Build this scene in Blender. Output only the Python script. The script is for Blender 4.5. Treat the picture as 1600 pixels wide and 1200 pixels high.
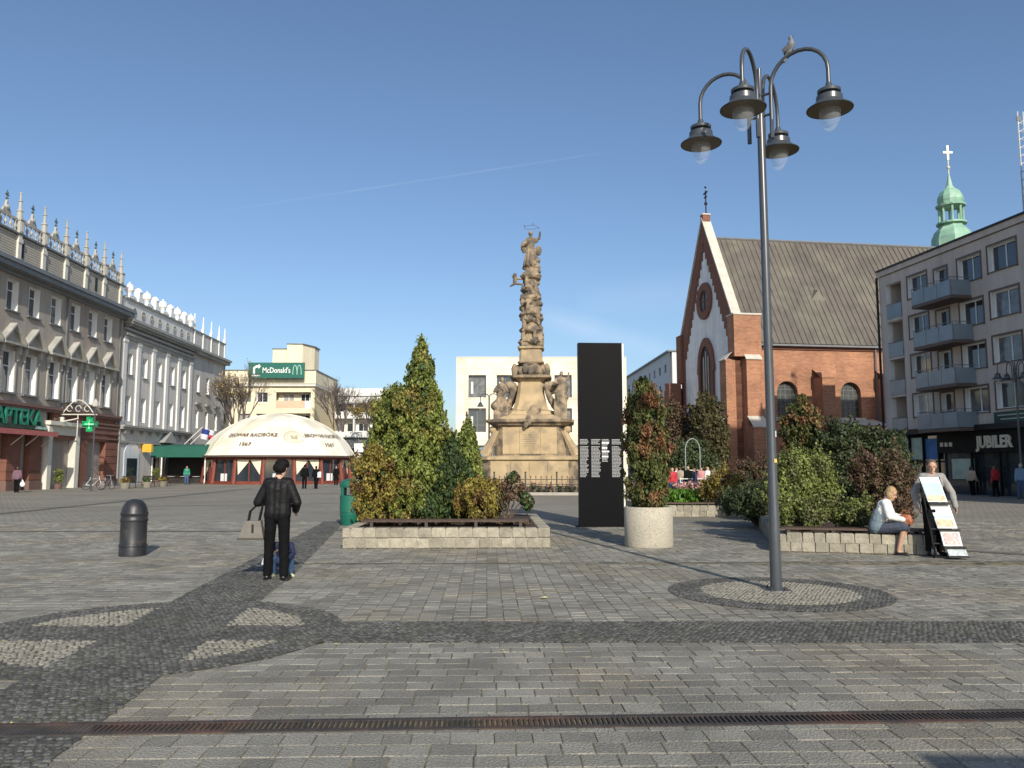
import bpy, bmesh, math, random
import numpy as np
from mathutils import Vector, Matrix, Euler
R=math.radians
random.seed(7); np.random.seed(7)
for o in list(bpy.data.objects): bpy.data.objects.remove(o)
scn=bpy.context.scene
col=scn.collection
# ---------------- camera
F=1250.0; CH=1.6; TH=math.atan(130/1250)
cd=bpy.data.cameras.new('camera'); cam=bpy.data.objects.new('camera',cd); col.objects.link(cam)
cd.sensor_width=36; cd.lens=F/1600*36; cd.clip_start=0.1; cd.clip_end=3000
cam.location=(0,0,CH); cam.rotation_euler=(math.pi/2+TH,0,0)
scn.camera=cam
scn.render.resolution_x=1024; scn.render.resolution_y=768
scn.view_settings.view_transform='Standard'; scn.view_settings.look='None'
scn.view_settings.exposure=0.0; scn.view_settings.gamma=1; scn.view_settings.use_curve_mapping=False
# ---------------- sky and sun
SUN_EL=28.5; SUN_AZ=14.8      # behind the camera, to its right
w=bpy.data.worlds.new('World'); scn.world=w; w.use_nodes=True
nt=w.node_tree; nt.nodes.clear()
wo=nt.nodes.new('ShaderNodeOutputWorld'); bg=nt.nodes.new('ShaderNodeBackground'); sk=nt.nodes.new('ShaderNodeTexSky')
sk.sky_type='NISHITA'; sk.sun_disc=False; sk.sun_elevation=R(SUN_EL); sk.sun_rotation=R(180-SUN_AZ)
sk.altitude=200; sk.air_density=1.0; sk.dust_density=1.5; sk.ozone_density=3.6
bg.inputs['Strength'].default_value=0.138
def contrail(prev,a,b,width,amount):
    # a thin streak of ice cloud along a great circle between two sky directions
    a=Vector(a).normalized(); b=Vector(b).normalized(); n=a.cross(b).normalized(); m=(a+b).normalized()
    half=a.dot(m)
    g=nt.nodes.new('ShaderNodeTexCoord')
    def dot(v):
        d=nt.nodes.new('ShaderNodeVectorMath'); d.operation='DOT_PRODUCT'; d.inputs[1].default_value=v
        nt.links.new(g.outputs['Generated'],d.inputs[0]); return d.outputs['Value']
    def mth(op,x,y=None,clamp=False):
        q=nt.nodes.new('ShaderNodeMath'); q.operation=op; q.use_clamp=clamp
        for i,s in enumerate((x,y)):
            if s is None: continue
            if isinstance(s,(int,float)): q.inputs[i].default_value=s
            else: nt.links.new(s,q.inputs[i])
        return q.outputs[0]
    dist=mth('ABSOLUTE',dot(n))
    line=mth('SUBTRACT',1.0,mth('DIVIDE',dist,width),True)
    ends=mth('MULTIPLY',mth('SUBTRACT',dot(m),half),1/(1-half),True)
    no=nt.nodes.new('ShaderNodeTexNoise'); no.inputs['Scale'].default_value=14; no.inputs['Detail'].default_value=4
    nt.links.new(g.outputs['Generated'],no.inputs['Vector'])
    f=mth('MULTIPLY',mth('MULTIPLY',line,mth('POWER',ends,0.5)),mth('MULTIPLY',no.outputs['Fac'],amount),True)
    mx=nt.nodes.new('ShaderNodeMix'); mx.data_type='RGBA'
    nt.links.new(f,mx.inputs['Factor']); nt.links.new(prev,mx.inputs[6]); mx.inputs[7].default_value=(8.5,8.6,8.8,1)
    return mx.outputs[2]
def skydir(u,v):
    a=(u-800)/F; b=(600-v)/F
    return (a,math.cos(TH)-b*math.sin(TH),math.sin(TH)+b*math.cos(TH))
s=contrail(sk.outputs[0],skydir(330,332),skydir(960,236),0.0015,0.11)
s=contrail(s,skydir(840,490),skydir(1060,560),0.02,0.22)
s=contrail(s,skydir(900,470),skydir(1250,440),0.03,0.10)
nt.links.new(s,bg.inputs['Color']); nt.links.new(bg.outputs[0],wo.inputs['Surface'])
sl=bpy.data.lights.new('sun','SUN'); sun=bpy.data.objects.new('sun',sl); col.objects.link(sun)
sl.energy=4.7; sl.angle=R(0.55); sl.color=(1.0,0.93,0.80)
tosun=Vector((math.sin(R(SUN_AZ))*math.cos(R(SUN_EL)),-math.cos(R(SUN_AZ))*math.cos(R(SUN_EL)),math.sin(R(SUN_EL))))
sun.rotation_euler=tosun.to_track_quat('Z','Y').to_euler(); sun.location=(10,-30,40)

# ---------------- pixel helpers (used only to work out where things stand in metres)
def G(u,v):
    x,y,z=skydir(u,v); t=-CH/z; return x*t,y*t
def P(u,v,D):
    x,y,z=skydir(u,v); t=D/y; return x*t,CH+z*t
# ---------------- materials
MATS={}
def mat(name,c,rough=0.8,metal=0.0,var=0.12,scale=1.5,bump=0.0,bscale=30,island=0.0,c2=None,c2scale=0.6,c2lo=.5,c2hi=.6,spec=0.5,obj=False,transl=0.0,alpha=1.0,speck=0.0,streak=0.0):
    if name in MATS: return MATS[name]
    m=bpy.data.materials.new(name); m.use_nodes=True; t=m.node_tree; N=t.nodes; Lk=t.links
    b=N['Principled BSDF']; b.inputs['Roughness'].default_value=rough; b.inputs['Metallic'].default_value=metal
    b.inputs['Specular IOR Level'].default_value=spec
    geo=N.new('ShaderNodeNewGeometry')
    if obj:
        tc=N.new('ShaderNodeTexCoord'); pos=tc.outputs['Object']
    else: pos=geo.outputs['Position']
    def noise(sc,det=4):
        n=N.new('ShaderNodeTexNoise'); n.inputs['Scale'].default_value=sc; n.inputs['Detail'].default_value=det
        Lk.new(pos,n.inputs['Vector']); return n.outputs['Fac']
    base=None
    rgb=N.new('ShaderNodeRGB'); rgb.outputs[0].default_value=(*c,1); base=rgb.outputs[0]
    if c2 is not None:
        mr=N.new('ShaderNodeMapRange'); mr.inputs[1].default_value=c2lo; mr.inputs[2].default_value=c2hi
        Lk.new(noise(c2scale),mr.inputs[0])
        mx=N.new('ShaderNodeMix'); mx.data_type='RGBA'; Lk.new(mr.outputs[0],mx.inputs['Factor'])
        Lk.new(base,mx.inputs[6]); mx.inputs[7].default_value=(*c2,1); base=mx.outputs[2]
    # brightness = 1 + var*(noise-.5)*2 + island*(rand-.5)*2
    n1=noise(scale,6)
    mr=N.new('ShaderNodeMapRange'); mr.inputs[1].default_value=.3; mr.inputs[2].default_value=.7; mr.inputs[3].default_value=1-var; mr.inputs[4].default_value=1+var
    Lk.new(n1,mr.inputs[0]); val=mr.outputs[0]
    if streak>0:
        mp=N.new('ShaderNodeMapping'); mp.inputs['Scale'].default_value=(2.2,2.2,.12); Lk.new(pos,mp.inputs[0])
        ns=N.new('ShaderNodeTexNoise'); ns.inputs['Scale'].default_value=1.0; ns.inputs['Detail'].default_value=6; Lk.new(mp.outputs[0],ns.inputs['Vector'])
        m4=N.new('ShaderNodeMapRange'); m4.inputs[1].default_value=.35; m4.inputs[2].default_value=.6; m4.inputs[3].default_value=1-streak; m4.inputs[4].default_value=1.03
        Lk.new(ns.outputs['Fac'],m4.inputs[0]); mu=N.new('ShaderNodeMath'); mu.operation='MULTIPLY'; Lk.new(val,mu.inputs[0]); Lk.new(m4.outputs[0],mu.inputs[1]); val=mu.outputs[0]
    if speck>0:
        m3=N.new('ShaderNodeMapRange'); m3.inputs[1].default_value=.32; m3.inputs[2].default_value=.68; m3.inputs[3].default_value=1-speck; m3.inputs[4].default_value=1+speck
        Lk.new(noise(75,3),m3.inputs[0]); mu=N.new('ShaderNodeMath'); mu.operation='MULTIPLY'; Lk.new(val,mu.inputs[0]); Lk.new(m3.outputs[0],mu.inputs[1]); val=mu.outputs[0]
    if island>0:
        oi=N.new('ShaderNodeObjectInfo')
        ad=N.new('ShaderNodeMath'); ad.operation='ADD'; Lk.new(geo.outputs['Random Per Island'],ad.inputs[0]); Lk.new(oi.outputs['Random'],ad.inputs[1])
        fr=N.new('ShaderNodeMath'); fr.operation='FRACT'; Lk.new(ad.outputs[0],fr.inputs[0])
        m2=N.new('ShaderNodeMapRange'); m2.inputs[3].default_value=1-island; m2.inputs[4].default_value=1+island; Lk.new(fr.outputs[0],m2.inputs[0])
        mu=N.new('ShaderNodeMath'); mu.operation='MULTIPLY'; Lk.new(val,mu.inputs[0]); Lk.new(m2.outputs[0],mu.inputs[1]); val=mu.outputs[0]
    sc=N.new('ShaderNodeVectorMath'); sc.operation='SCALE'; Lk.new(base,sc.inputs[0]); Lk.new(val,sc.inputs['Scale'])
    Lk.new(sc.outputs[0],b.inputs['Base Color'])
    if bump>0:
        bp=N.new('ShaderNodeBump'); bp.inputs['Strength'].default_value=min(1,bump*1.0); bp.inputs['Distance'].default_value=0.02 if bscale>10 else 0.1
        Lk.new(noise(bscale,5),bp.inputs['Height']); Lk.new(bp.outputs[0],b.inputs['Normal'])
    if transl>0:
        tr=N.new('ShaderNodeBsdfTranslucent'); Lk.new(sc.outputs[0],tr.inputs['Color'])
        mxs=N.new('ShaderNodeMixShader'); mxs.inputs[0].default_value=transl
        Lk.new(b.outputs[0],mxs.inputs[1]); Lk.new(tr.outputs[0],mxs.inputs[2]); Lk.new(mxs.outputs[0],N['Material Output'].inputs[0])
    if alpha<1:
        tr=N.new('ShaderNodeBsdfTransparent'); mxs=N.new('ShaderNodeMixShader'); mxs.inputs[0].default_value=1-alpha
        Lk.new(b.outputs[0],mxs.inputs[1]); Lk.new(tr.outputs[0],mxs.inputs[2]); Lk.new(mxs.outputs[0],N['Material Output'].inputs[0])
    MATS[name]=m; return m
def brickmat(name,c1,c2,mortar,bw,bh,ms=0.012,rough=.85,off=.5,stain=None,plane='xz',bump=.3,rot=0.0):
    m=bpy.data.materials.new(name); m.use_nodes=True; t=m.node_tree; N=t.nodes; Lk=t.links
    b=N['Principled BSDF']; b.inputs['Roughness'].default_value=rough
    tc=N.new('ShaderNodeTexCoord'); sp=N.new('ShaderNodeSeparateXYZ'); cb=N.new('ShaderNodeCombineXYZ')
    Lk.new(tc.outputs['Object'],sp.inputs[0])
    if plane=='xz':
        ad=N.new('ShaderNodeMath'); ad.operation='ADD'; Lk.new(sp.outputs[0],ad.inputs[0]); Lk.new(sp.outputs[1],ad.inputs[1]); Lk.new(ad.outputs[0],cb.inputs[0]); Lk.new(sp.outputs[2],cb.inputs[1])
    else: Lk.new(sp.outputs[0],cb.inputs[0]); Lk.new(sp.outputs[1],cb.inputs[1])
    br=N.new('ShaderNodeTexBrick'); Lk.new(cb.outputs[0],br.inputs['Vector']); br.offset=off
    br.inputs['Scale'].default_value=1; br.inputs['Mortar Size'].default_value=ms; br.inputs['Brick Width'].default_value=bw; br.inputs['Row Height'].default_value=bh; br.inputs['Bias'].default_value=0
    br.inputs['Color1'].default_value=(*c1,1); br.inputs['Color2'].default_value=(*c2,1); br.inputs['Mortar'].default_value=(*mortar,1)
    n=N.new('ShaderNodeTexNoise'); n.inputs['Scale'].default_value=.5; n.inputs['Detail'].default_value=8; Lk.new(tc.outputs['Object'],n.inputs['Vector'])
    mr=N.new('ShaderNodeMapRange'); mr.inputs[1].default_value=.3; mr.inputs[2].default_value=.7; mr.inputs[3].default_value=.75; mr.inputs[4].default_value=1.2; Lk.new(n.outputs[0],mr.inputs[0])
    sc=N.new('ShaderNodeVectorMath'); sc.operation='SCALE'; Lk.new(br.outputs['Color'],sc.inputs[0]); Lk.new(mr.outputs[0],sc.inputs['Scale']); Lk.new(sc.outputs[0],b.inputs['Base Color'])
    bp=N.new('ShaderNodeBump'); bp.inputs['Strength'].default_value=bump; bp.inputs['Distance'].default_value=.01; bp.invert=True; Lk.new(br.outputs['Fac'],bp.inputs['Height']); Lk.new(bp.outputs[0],b.inputs['Normal'])
    MATS[name]=m; return m
# ---------------- mesh builder
class MB:
    def __init__(s): s.v=[]; s.f=[]; s.mi=[]
    def add(s,vs,fs,mi=0):
        n=len(s.v); s.v.extend([tuple(a) for a in vs]); s.f.extend([tuple(i+n for i in f) for f in fs]); s.mi.extend([mi]*len(fs)); return s
    def box(s,x0,x1,y0,y1,z0,z1,mi=0):
        return s.add([(x0,y0,z0),(x1,y0,z0),(x1,y1,z0),(x0,y1,z0),(x0,y0,z1),(x1,y0,z1),(x1,y1,z1),(x0,y1,z1)],
              [(0,3,2,1),(4,5,6,7),(0,1,5,4),(1,2,6,5),(2,3,7,6),(3,0,4,7)],mi)
    def cbox(s,x0,x1,y0,y1,z0,z1,c,mi=0):   # chamfered top block
        vs=[(x0,y0,z0),(x1,y0,z0),(x1,y1,z0),(x0,y1,z0),(x0,y0,z1-c),(x1,y0,z1-c),(x1,y1,z1-c),(x0,y1,z1-c),(x0+c,y0+c,z1),(x1-c,y0+c,z1),(x1-c,y1-c,z1),(x0+c,y1-c,z1)]
        return s.add(vs,[(0,3,2,1),(8,9,10,11)]+[(i,(i+1)%4,4+(i+1)%4,4+i) for i in range(4)]+[(4+i,4+(i+1)%4,8+(i+1)%4,8+i) for i in range(4)],mi)
    def obox(s,M,sx,sy,sz,mi=0):
        vs=[M@Vector((a*sx/2,b*sy/2,c*sz/2)) for c in(-1,1) for a,b in((-1,-1),(1,-1),(1,1),(-1,1))]
        return s.add(vs,[(0,3,2,1),(4,5,6,7),(0,1,5,4),(1,2,6,5),(2,3,7,6),(3,0,4,7)],mi)
    def lathe(s,prof,n=16,c=(0,0,0),ax=None,mi=0,ph=0.0,sx=1,sy=1):
        vs=[]; fs=[]
        for r,z in prof:
            for i in range(n):
                a=2*math.pi*i/n+ph; vs.append((c[0]+r*sx*math.cos(a),c[1]+r*sy*math.sin(a),c[2]+z))
        for k in range(len(prof)-1):
            for i in range(n):
                j=(i+1)%n; fs.append((k*n+i,k*n+j,(k+1)*n+j,(k+1)*n+i))
        if prof[0][0]>1e-4: fs.append(tuple(reversed(range(n))))
        if prof[-1][0]>1e-4: fs.append(tuple(range((len(prof)-1)*n,len(prof)*n)))
        return s.add(vs,fs,mi)
    def tube(s,pts,r,n=8,mi=0):
        pts=[Vector(p) for p in pts]
        if not isinstance(r,(list,tuple)): r=[r]*len(pts)
        vs=[]; fs=[]; up=None
        for k,p in enumerate(pts):
            d=(pts[min(k+1,len(pts)-1)]-pts[max(k-1,0)]).normalized()
            if up is None:
                up=Vector((0,0,1)) if abs(d.z)<.9 else Vector((1,0,0))
            x=d.cross(up).normalized(); y=x.cross(d).normalized(); up=y
            for i in range(n):
                a=2*math.pi*i/n; vs.append(p+x*r[k]*math.cos(a)+y*r[k]*math.sin(a))
        for k in range(len(pts)-1):
            for i in range(n):
                j=(i+1)%n; fs.append((k*n+i,k*n+j,(k+1)*n+j,(k+1)*n+i))
        fs.append(tuple(reversed(range(n)))); fs.append(tuple(range((len(pts)-1)*n,len(pts)*n)))
        return s.add(vs,fs,mi)
    def prism(s,poly,y0,y1,mi=0):    # polygon in xz, extruded along y
        n=len(poly); vs=[(x,y0,z) for x,z in poly]+[(x,y1,z) for x,z in poly]
        return s.add(vs,[tuple(range(n)),tuple(reversed(range(n,2*n)))]+[(i,n+i,n+(i+1)%n,(i+1)%n) for i in range(n)],mi)
    def slab(s,poly,z0,z1,mi=0):     # polygon in xy, extruded along z
        n=len(poly); vs=[(x,y,z0) for x,y in poly]+[(x,y,z1) for x,y in poly]
        return s.add(vs,[tuple(reversed(range(n))),tuple(range(n,2*n))]+[(i,(i+1)%n,n+(i+1)%n,n+i) for i in range(n)],mi)
    def ball(s,c,r,n=10,m=7,mi=0):
        if not isinstance(r,(list,tuple)): r=(r,r,r)
        vs=[(c[0],c[1],c[2]-r[2])]; fs=[]
        for k in range(1,m):
            t=-math.pi/2+math.pi*k/m
            for i in range(n):
                a=2*math.pi*i/n; vs.append((c[0]+r[0]*math.cos(t)*math.cos(a),c[1]+r[1]*math.cos(t)*math.sin(a),c[2]+r[2]*math.sin(t)))
        vs.append((c[0],c[1],c[2]+r[2])); L=len(vs)-1
        for i in range(n):
            j=(i+1)%n; fs.append((0,1+j,1+i)); fs.append((L,L-n+i,L-n+j))
        for k in range(m-2):
            for i in range(n):
                j=(i+1)%n; fs.append((1+k*n+i,1+k*n+j,1+(k+1)*n+j,1+(k+1)*n+i))
        return s.add(vs,fs,mi)
    def mesh(s,name,m,smooth=False):
        me=bpy.data.meshes.new(name); me.from_pydata([tuple(v) for v in s.v],[],s.f)
        ms=m if isinstance(m,(list,tuple)) else [m]
        for q in ms: me.materials.append(q)
        if len(ms)>1: me.polygons.foreach_set('material_index',s.mi)
        if smooth: smooth_by_angle(me)
        me.update(); return me
    def build(s,name,m,parent=None,loc=(0,0,0),rz=0,smooth=False):
        return add(name,s.mesh(name,m,smooth),parent,loc,rz)
def smooth_by_angle(me,ang=40):
    bm=bmesh.new(); bm.from_mesh(me); bmesh.ops.recalc_face_normals(bm,faces=bm.faces)
    for f in bm.faces: f.smooth=True
    for e in bm.edges:
        e.smooth = len(e.link_faces)==2 and e.calc_face_angle(0)<R(ang)
    bm.to_mesh(me); bm.free()
def add(name,me,parent=None,loc=(0,0,0),rz=0,rot=None,scale=None):
    o=bpy.data.objects.new(name,me); col.objects.link(o); o.location=loc
    o.rotation_euler=rot if rot is not None else (0,0,rz)
    if scale is not None: o.scale=scale
    if parent: o.parent=parent
    return o
def tag(o,label=None,cat=None,group=None,kind=None):
    if label: o['label']=label
    if cat: o['category']=cat
    if group: o['group']=group
    if kind: o['kind']=kind
    return o
def thing(name,label,cat,loc=(0,0,0),rz=0,group=None):
    o=bpy.data.objects.new(name,None); col.objects.link(o); o.location=loc; o.rotation_euler=(0,0,rz); o.empty_display_size=.2
    return tag(o,label,cat,group)
def copy_tree(o,parent=None):
    c=o.copy(); col.objects.link(c); c.parent=parent
    for ch in o.children: copy_tree(ch,c)
    return c
def clone(o,loc,rz=None,label=None):
    c=copy_tree(o); c.location=loc
    if rz is not None: c.rotation_euler=(0,0,rz)
    if label: c['label']=label
    return c
def text(name,body,size,m,parent,loc,rot=(math.pi/2,0,0),ext=.02,align='CENTER',sx=1.0,off=0.0,mapf=None):
    cu=bpy.data.curves.new('t','FONT'); cu.body=body; cu.size=size; cu.extrude=ext; cu.align_x=align; cu.align_y='CENTER'; cu.offset=off; cu.resolution_u=3
    o=bpy.data.objects.new('t',cu); col.objects.link(o)
    me=bpy.data.meshes.new_from_object(o.evaluated_get(bpy.context.evaluated_depsgraph_get()))
    bpy.data.objects.remove(o); me.materials.clear(); me.materials.append(m)
    for v in me.vertices:
        v.co.x*=sx
        if mapf: v.co=mapf(v.co)
    return add(name,me,parent,loc,rot=rot)
# ---------------- remeshed organic shapes
def capsule(mb,p,q,r1,r2,n=12,flat=1.0):
    p=Vector(p); q=Vector(q); d=(q-p); L=d.length
    if L<1e-4: d=Vector((0,0,1))
    d.normalize(); up=Vector((0,1,0)) if abs(d.y)<.9 else Vector((1,0,0))
    x=d.cross(up).normalized(); y=x.cross(d).normalized()
    rings=[]
    for k in range(4):
        a=math.pi/2*(1-k/3*1.0); rings.append((p-d*r1*math.sin(a),r1*math.cos(a)))
    for k in range(4):
        a=math.pi/2*k/3; rings.append((q+d*r2*math.sin(a),r2*math.cos(a)))
    vs=[]; fs=[]
    for c,r in rings:
        r=max(r,1e-4)
        for i in range(n):
            a=2*math.pi*i/n; vs.append(c+x*r*math.cos(a)+y*r*math.sin(a)*flat)
    for k in range(len(rings)-1):
        for i in range(n):
            j=(i+1)%n; fs.append((k*n+i,k*n+j,(k+1)*n+j,(k+1)*n+i))
    fs.append(tuple(reversed(range(n)))); fs.append(tuple(range((len(rings)-1)*n,len(rings)*n)))
    mb.add(vs,fs)
def remesh(mb,name,voxel,m,parent=None,loc=(0,0,0),rz=0,it=4,disp=0,dscale=.3):
    me=bpy.data.meshes.new('tmp'); me.from_pydata([tuple(v) for v in mb.v],[],mb.f)
    bm=bmesh.new(); bm.from_mesh(me); bmesh.ops.recalc_face_normals(bm,faces=bm.faces); bm.to_mesh(me); bm.free()
    o=bpy.data.objects.new('tmp',me); col.objects.link(o)
    r=o.modifiers.new('r','REMESH'); r.mode='VOXEL'; r.voxel_size=voxel; r.use_smooth_shade=True
    s=o.modifiers.new('s','SMOOTH'); s.iterations=it; s.factor=.5
    if disp:
        tx=bpy.data.textures.new('n','CLOUDS'); tx.noise_scale=dscale; tx.noise_depth=3
        d=o.modifiers.new('d','DISPLACE'); d.texture=tx; d.strength=disp; d.mid_level=.5
    me2=bpy.data.meshes.new_from_object(o.evaluated_get(bpy.context.evaluated_depsgraph_get()))
    bpy.data.objects.remove(o); me2.name=name; me2.materials.clear(); me2.materials.append(m)
    return add(name,me2,parent,loc,rz)
# ---------------- foliage: leaf sized faces spread through clumps
def leaves(name,cents,rads,per,size,m,parent=None,up=.3,aspect=1.6,shell=.35,loc=(0,0,0)):
    cents=np.array(cents,float); rads=np.array(rads,float)
    if rads.ndim==1: rads=np.repeat(rads[:,None],3,1)
    n=len(cents)*per
    c=np.repeat(cents,per,0); r=np.repeat(rads,per,0)
    d=np.random.normal(size=(n,3)); d/=np.linalg.norm(d,axis=1)[:,None]
    k=(shell+(1-shell)*np.random.rand(n))[:,None]
    p=c+d*r*k
    nrm=d*1.0+np.random.normal(size=(n,3))*.55; nrm/=np.linalg.norm(nrm,axis=1)[:,None]
    t=np.random.normal(size=(n,3)); t[:,2]+=up*3
    t-=nrm*(t*nrm).sum(1)[:,None]; t/=np.linalg.norm(t,axis=1)[:,None]
    b=np.cross(nrm,t)
    s=(size*(.6+.8*np.random.rand(n)))[:,None]
    v=np.empty((n,4,3)); v[:,0]=p-t*s*.5*aspect; v[:,1]=p+b*s*.5; v[:,2]=p+t*s*.5*aspect; v[:,3]=p-b*s*.5
    v[:,0]+=nrm*s*.1; v[:,2]-=nrm*s*.18
    me=bpy.data.meshes.new(name); me.vertices.add(n*4); me.loops.add(n*4); me.polygons.add(n)
    me.vertices.foreach_set('co',v.reshape(-1)); me.loops.foreach_set('vertex_index',np.arange(n*4,dtype=np.int32))
    me.polygons.foreach_set('loop_start',np.arange(0,n*4,4,dtype=np.int32)); me.polygons.foreach_set('loop_total',np.full(n,4,np.int32))
    me.materials.append(m); me.update(); me.validate()
    return add(name,me,parent,loc)
# ================= materials
m_stone=mat('paving granite',(.24,.228,.19),.8,var=.24,scale=1.3,bump=.9,bscale=60,speck=.28,island=.2,c2=(.245,.22,.17),c2scale=.45)
m_cob=mat('dark cobble',(.10,.098,.088),.75,var=.25,scale=1.2,bump=.6,bscale=80,speck=.25,island=.5)
m_beige=mat('beige cobble',(.27,.25,.20),.8,var=.1,scale=2,bump=.4,bscale=60,island=.25)
m_sand=mat('joint sand',(.20,.165,.09),.95,var=.45,scale=5,bump=.8,bscale=60,c2=(.06,.062,.03),c2scale=3.5)
m_djoint=mat('dark joint',(.075,.07,.055),.95,var=.3,scale=4,c2=(.10,.095,.05),c2scale=1.5)
m_iron=mat('rusty cast iron',(.045,.036,.031),.7,var=.35,scale=8,bump=.4,bscale=120,c2=(.085,.048,.034),c2scale=1.2)
m_black=mat('black',(.01,.01,.011),.6,var=.1)
m_lamp=mat('dark grey lamp paint',(.06,.066,.075),.32,var=.1,scale=6,spec=.6)
m_white=mat('white paint',(.78,.78,.75),.6,var=.04)
m_pvc=mat('white window frame',(.8,.8,.8),.4,var=.03)
m_glassc=mat('curtained glass',(.36,.36,.34),.25,var=.3,scale=1.5,spec=.7)
m_glassm=mat('mid grey glass',(.12,.125,.13),.12,var=.5,scale=2.5,spec=.8)  # mid-toned panes mixed in at random for variety
m_glass=mat('window glass',(.03,.04,.05),.06,var=.3,scale=.7,spec=.9)
m_granite=mat('granite block',(.31,.28,.215),.85,var=.2,scale=9,bump=.9,bscale=25,island=.22)
m_wood=mat('dark stained plank',(.06,.035,.025),.5,var=.3,scale=6,bump=.3,bscale=60)
m_soil=mat('bark soil',(.05,.033,.022),.95,var=.4,scale=10,bump=.8,bscale=20)

# ================= the square
def ground_material():
    m=bpy.data.materials.new('square paving'); m.use_nodes=True; t=m.node_tree; N=t.nodes; Lk=t.links
    b=N['Principled BSDF']; b.inputs['Roughness'].default_value=.9
    tc=N.new('ShaderNodeTexCoord'); mp=N.new('ShaderNodeMapping'); mp.inputs['Rotation'].default_value=(0,0,R(-1.8)); Lk.new(tc.outputs['Object'],mp.inputs[0])
    br=N.new('ShaderNodeTexBrick'); Lk.new(mp.outputs[0],br.inputs['Vector']); br.inputs['Scale'].default_value=1; br.inputs['Brick Width'].default_value=.24; br.inputs['Row Height'].default_value=.2; br.inputs['Mortar Size'].default_value=.012
    br.inputs['Color1'].default_value=(.27,.25,.205,1); br.inputs['Color2'].default_value=(.215,.20,.165,1); br.inputs['Mortar'].default_value=(.12,.105,.075,1)
    no=N.new('ShaderNodeTexNoise'); no.inputs['Scale'].default_value=.25; no.inputs['Detail'].default_value=8; Lk.new(tc.outputs['Object'],no.inputs['Vector'])
    mr=N.new('ShaderNodeMapRange'); mr.inputs[1].default_value=.3; mr.inputs[2].default_value=.7; mr.inputs[3].default_value=.82; mr.inputs[4].default_value=1.15; Lk.new(no.outputs[0],mr.inputs[0])
    sc=N.new('ShaderNodeVectorMath'); sc.operation='SCALE'; Lk.new(br.outputs['Color'],sc.inputs[0]); Lk.new(mr.outputs[0],sc.inputs['Scale']); Lk.new(sc.outputs[0],b.inputs['Base Color'])
    bp=N.new('ShaderNodeBump'); bp.inputs['Strength'].default_value=.4; bp.inputs['Distance'].default_value=.008; bp.invert=True; Lk.new(br.outputs['Fac'],bp.inputs['Height']); Lk.new(bp.outputs[0],b.inputs['Normal'])
    return m
YF=24.0
g=MB(); g.add([(-600,YF,0),(600,YF,0),(600,1500,0),(-600,1500,0)],[(0,1,2,3)])
tag(g.build('square_pavement',ground_material()),kind='structure')
g=MB(); g.add([(-600,-200,-.008),(600,-200,-.008),(600,YF,-.008),(-600,YF,-.008)],[(0,1,2,3)])
pav=tag(g.build('pavement_joint_bed',m_sand),kind='structure')

# long dark band, wheel and cross band, all in metres
def lin(p,q): 
    (x0,y0),(x1,y1)=p,q
    return lambda y:x0+(x1-x0)*(y-y0)/(y1-y0)
bR=lin(G(65,1200),G(455,900)); bR2=lin(G(455,900),G(540,813))
bandR=lambda y:np.where(y<G(455,900)[1],bR(y),bR2(y))
bandL=lin(G(150,1002),G(519,809))
WC=(-3.50,8.02); WR,WI=1.80,1.42
CB0,CB1=7.56,8.52; CW0,CW1=7.62,8.30
LC=(3.42,10.50); LR,LI=1.38,.97
def classify(x,y):
    x=np.asarray(x,float); y=np.asarray(y,float); out=np.zeros(x.shape,int)   # 0 stone, 1 dark, 2 beige
    out[(x>bandL(y))&(x<bandR(y))]=1
    rw=np.hypot(x-WC[0],y-WC[1]); rl=np.hypot(x-LC[0],y-LC[1])
    out[(y>CB0)&(y<CB1)&(x>WC[0])]=1
    out[(y>CW0)&(y<CW1)&(x<=WC[0])&(rw<WR)]=1
    inw=(rw<WI)&(out==0); out[inw]=2
    out[(rw>=WI)&(rw<WR)]=1
    # the cross band narrows inside the wheel
    out[(rw<WI)&((y>=CW1)&(y<CB1)|(y<=CW0)&(y>CB0))&(x>bandR(y))]=2
    out[(rl<LR)]=1; out[rl<LI]=2
    return out
# drain channel line
GA,GB=G(0,1141),G(1600,1117.5); gd=(Vector(GB)-Vector(GA)).normalized(); gn=Vector((-gd.y,gd.x)); GH=.095
def gdist(x,y): return (x-GA[0])*gn.x+(y-GA[1])*gn.y
rot=R(1.8); ca,sa=math.cos(rot),math.sin(rot)
def W(x,y): return ca*x-sa*y, sa*x+ca*y
BED1=(-3.55,15.92,0.85,21.2)
def blocked(x,y): 
    if BED1[0]+.3<x<BED1[2]-.2 and BED1[1]+.3<y<BED1[3]-.3: return True
    u_,v_=x-5.03,y-15.45; c_,s_=math.cos(R(-14)),math.sin(R(-14)); lx_,ly_=c_*u_+s_*v_,-s_*u_+c_*v_
    if .25<lx_<2.5 and .25<ly_<7.8: return True
    return False
unit=MB(); unit.cbox(-.5,.5,-.5,.5,-.03,0,0.0)
stones=[]
rng=random.Random(3)
def sees(x,y,mg=.6): return abs(x)<.64*y*1.04+mg
def rows(y0,y1,x0,x1,d,along,cond):
    # along='x': rows run across; 'y': rows run away from the camera
    if along=='x':
        y=y0
        while y<y1-.02:
            x=x0-rng.random()*.3
            while x<x1:
                L=rng.choice((.17,.19,.21,.23,.26))
                cx,cy=W(x+L/2,y+d/2)
                if sees(cx,cy) and cond(cx,cy): stones.append((cx,cy,L,d))
                x+=L
            y+=d
    else:
        x=x0
        while x<x1:
            y=y0-rng.random()*.2
            while y<y1-.02:
                L=rng.choice((.14,.17,.19,.22))
                cx,cy=W(x+d/2,y+L/2)
                if sees(cx,cy) and cond(cx,cy): stones.append((cx,cy,d,L))
                y+=L
            x+=d
TL=13.6
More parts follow.
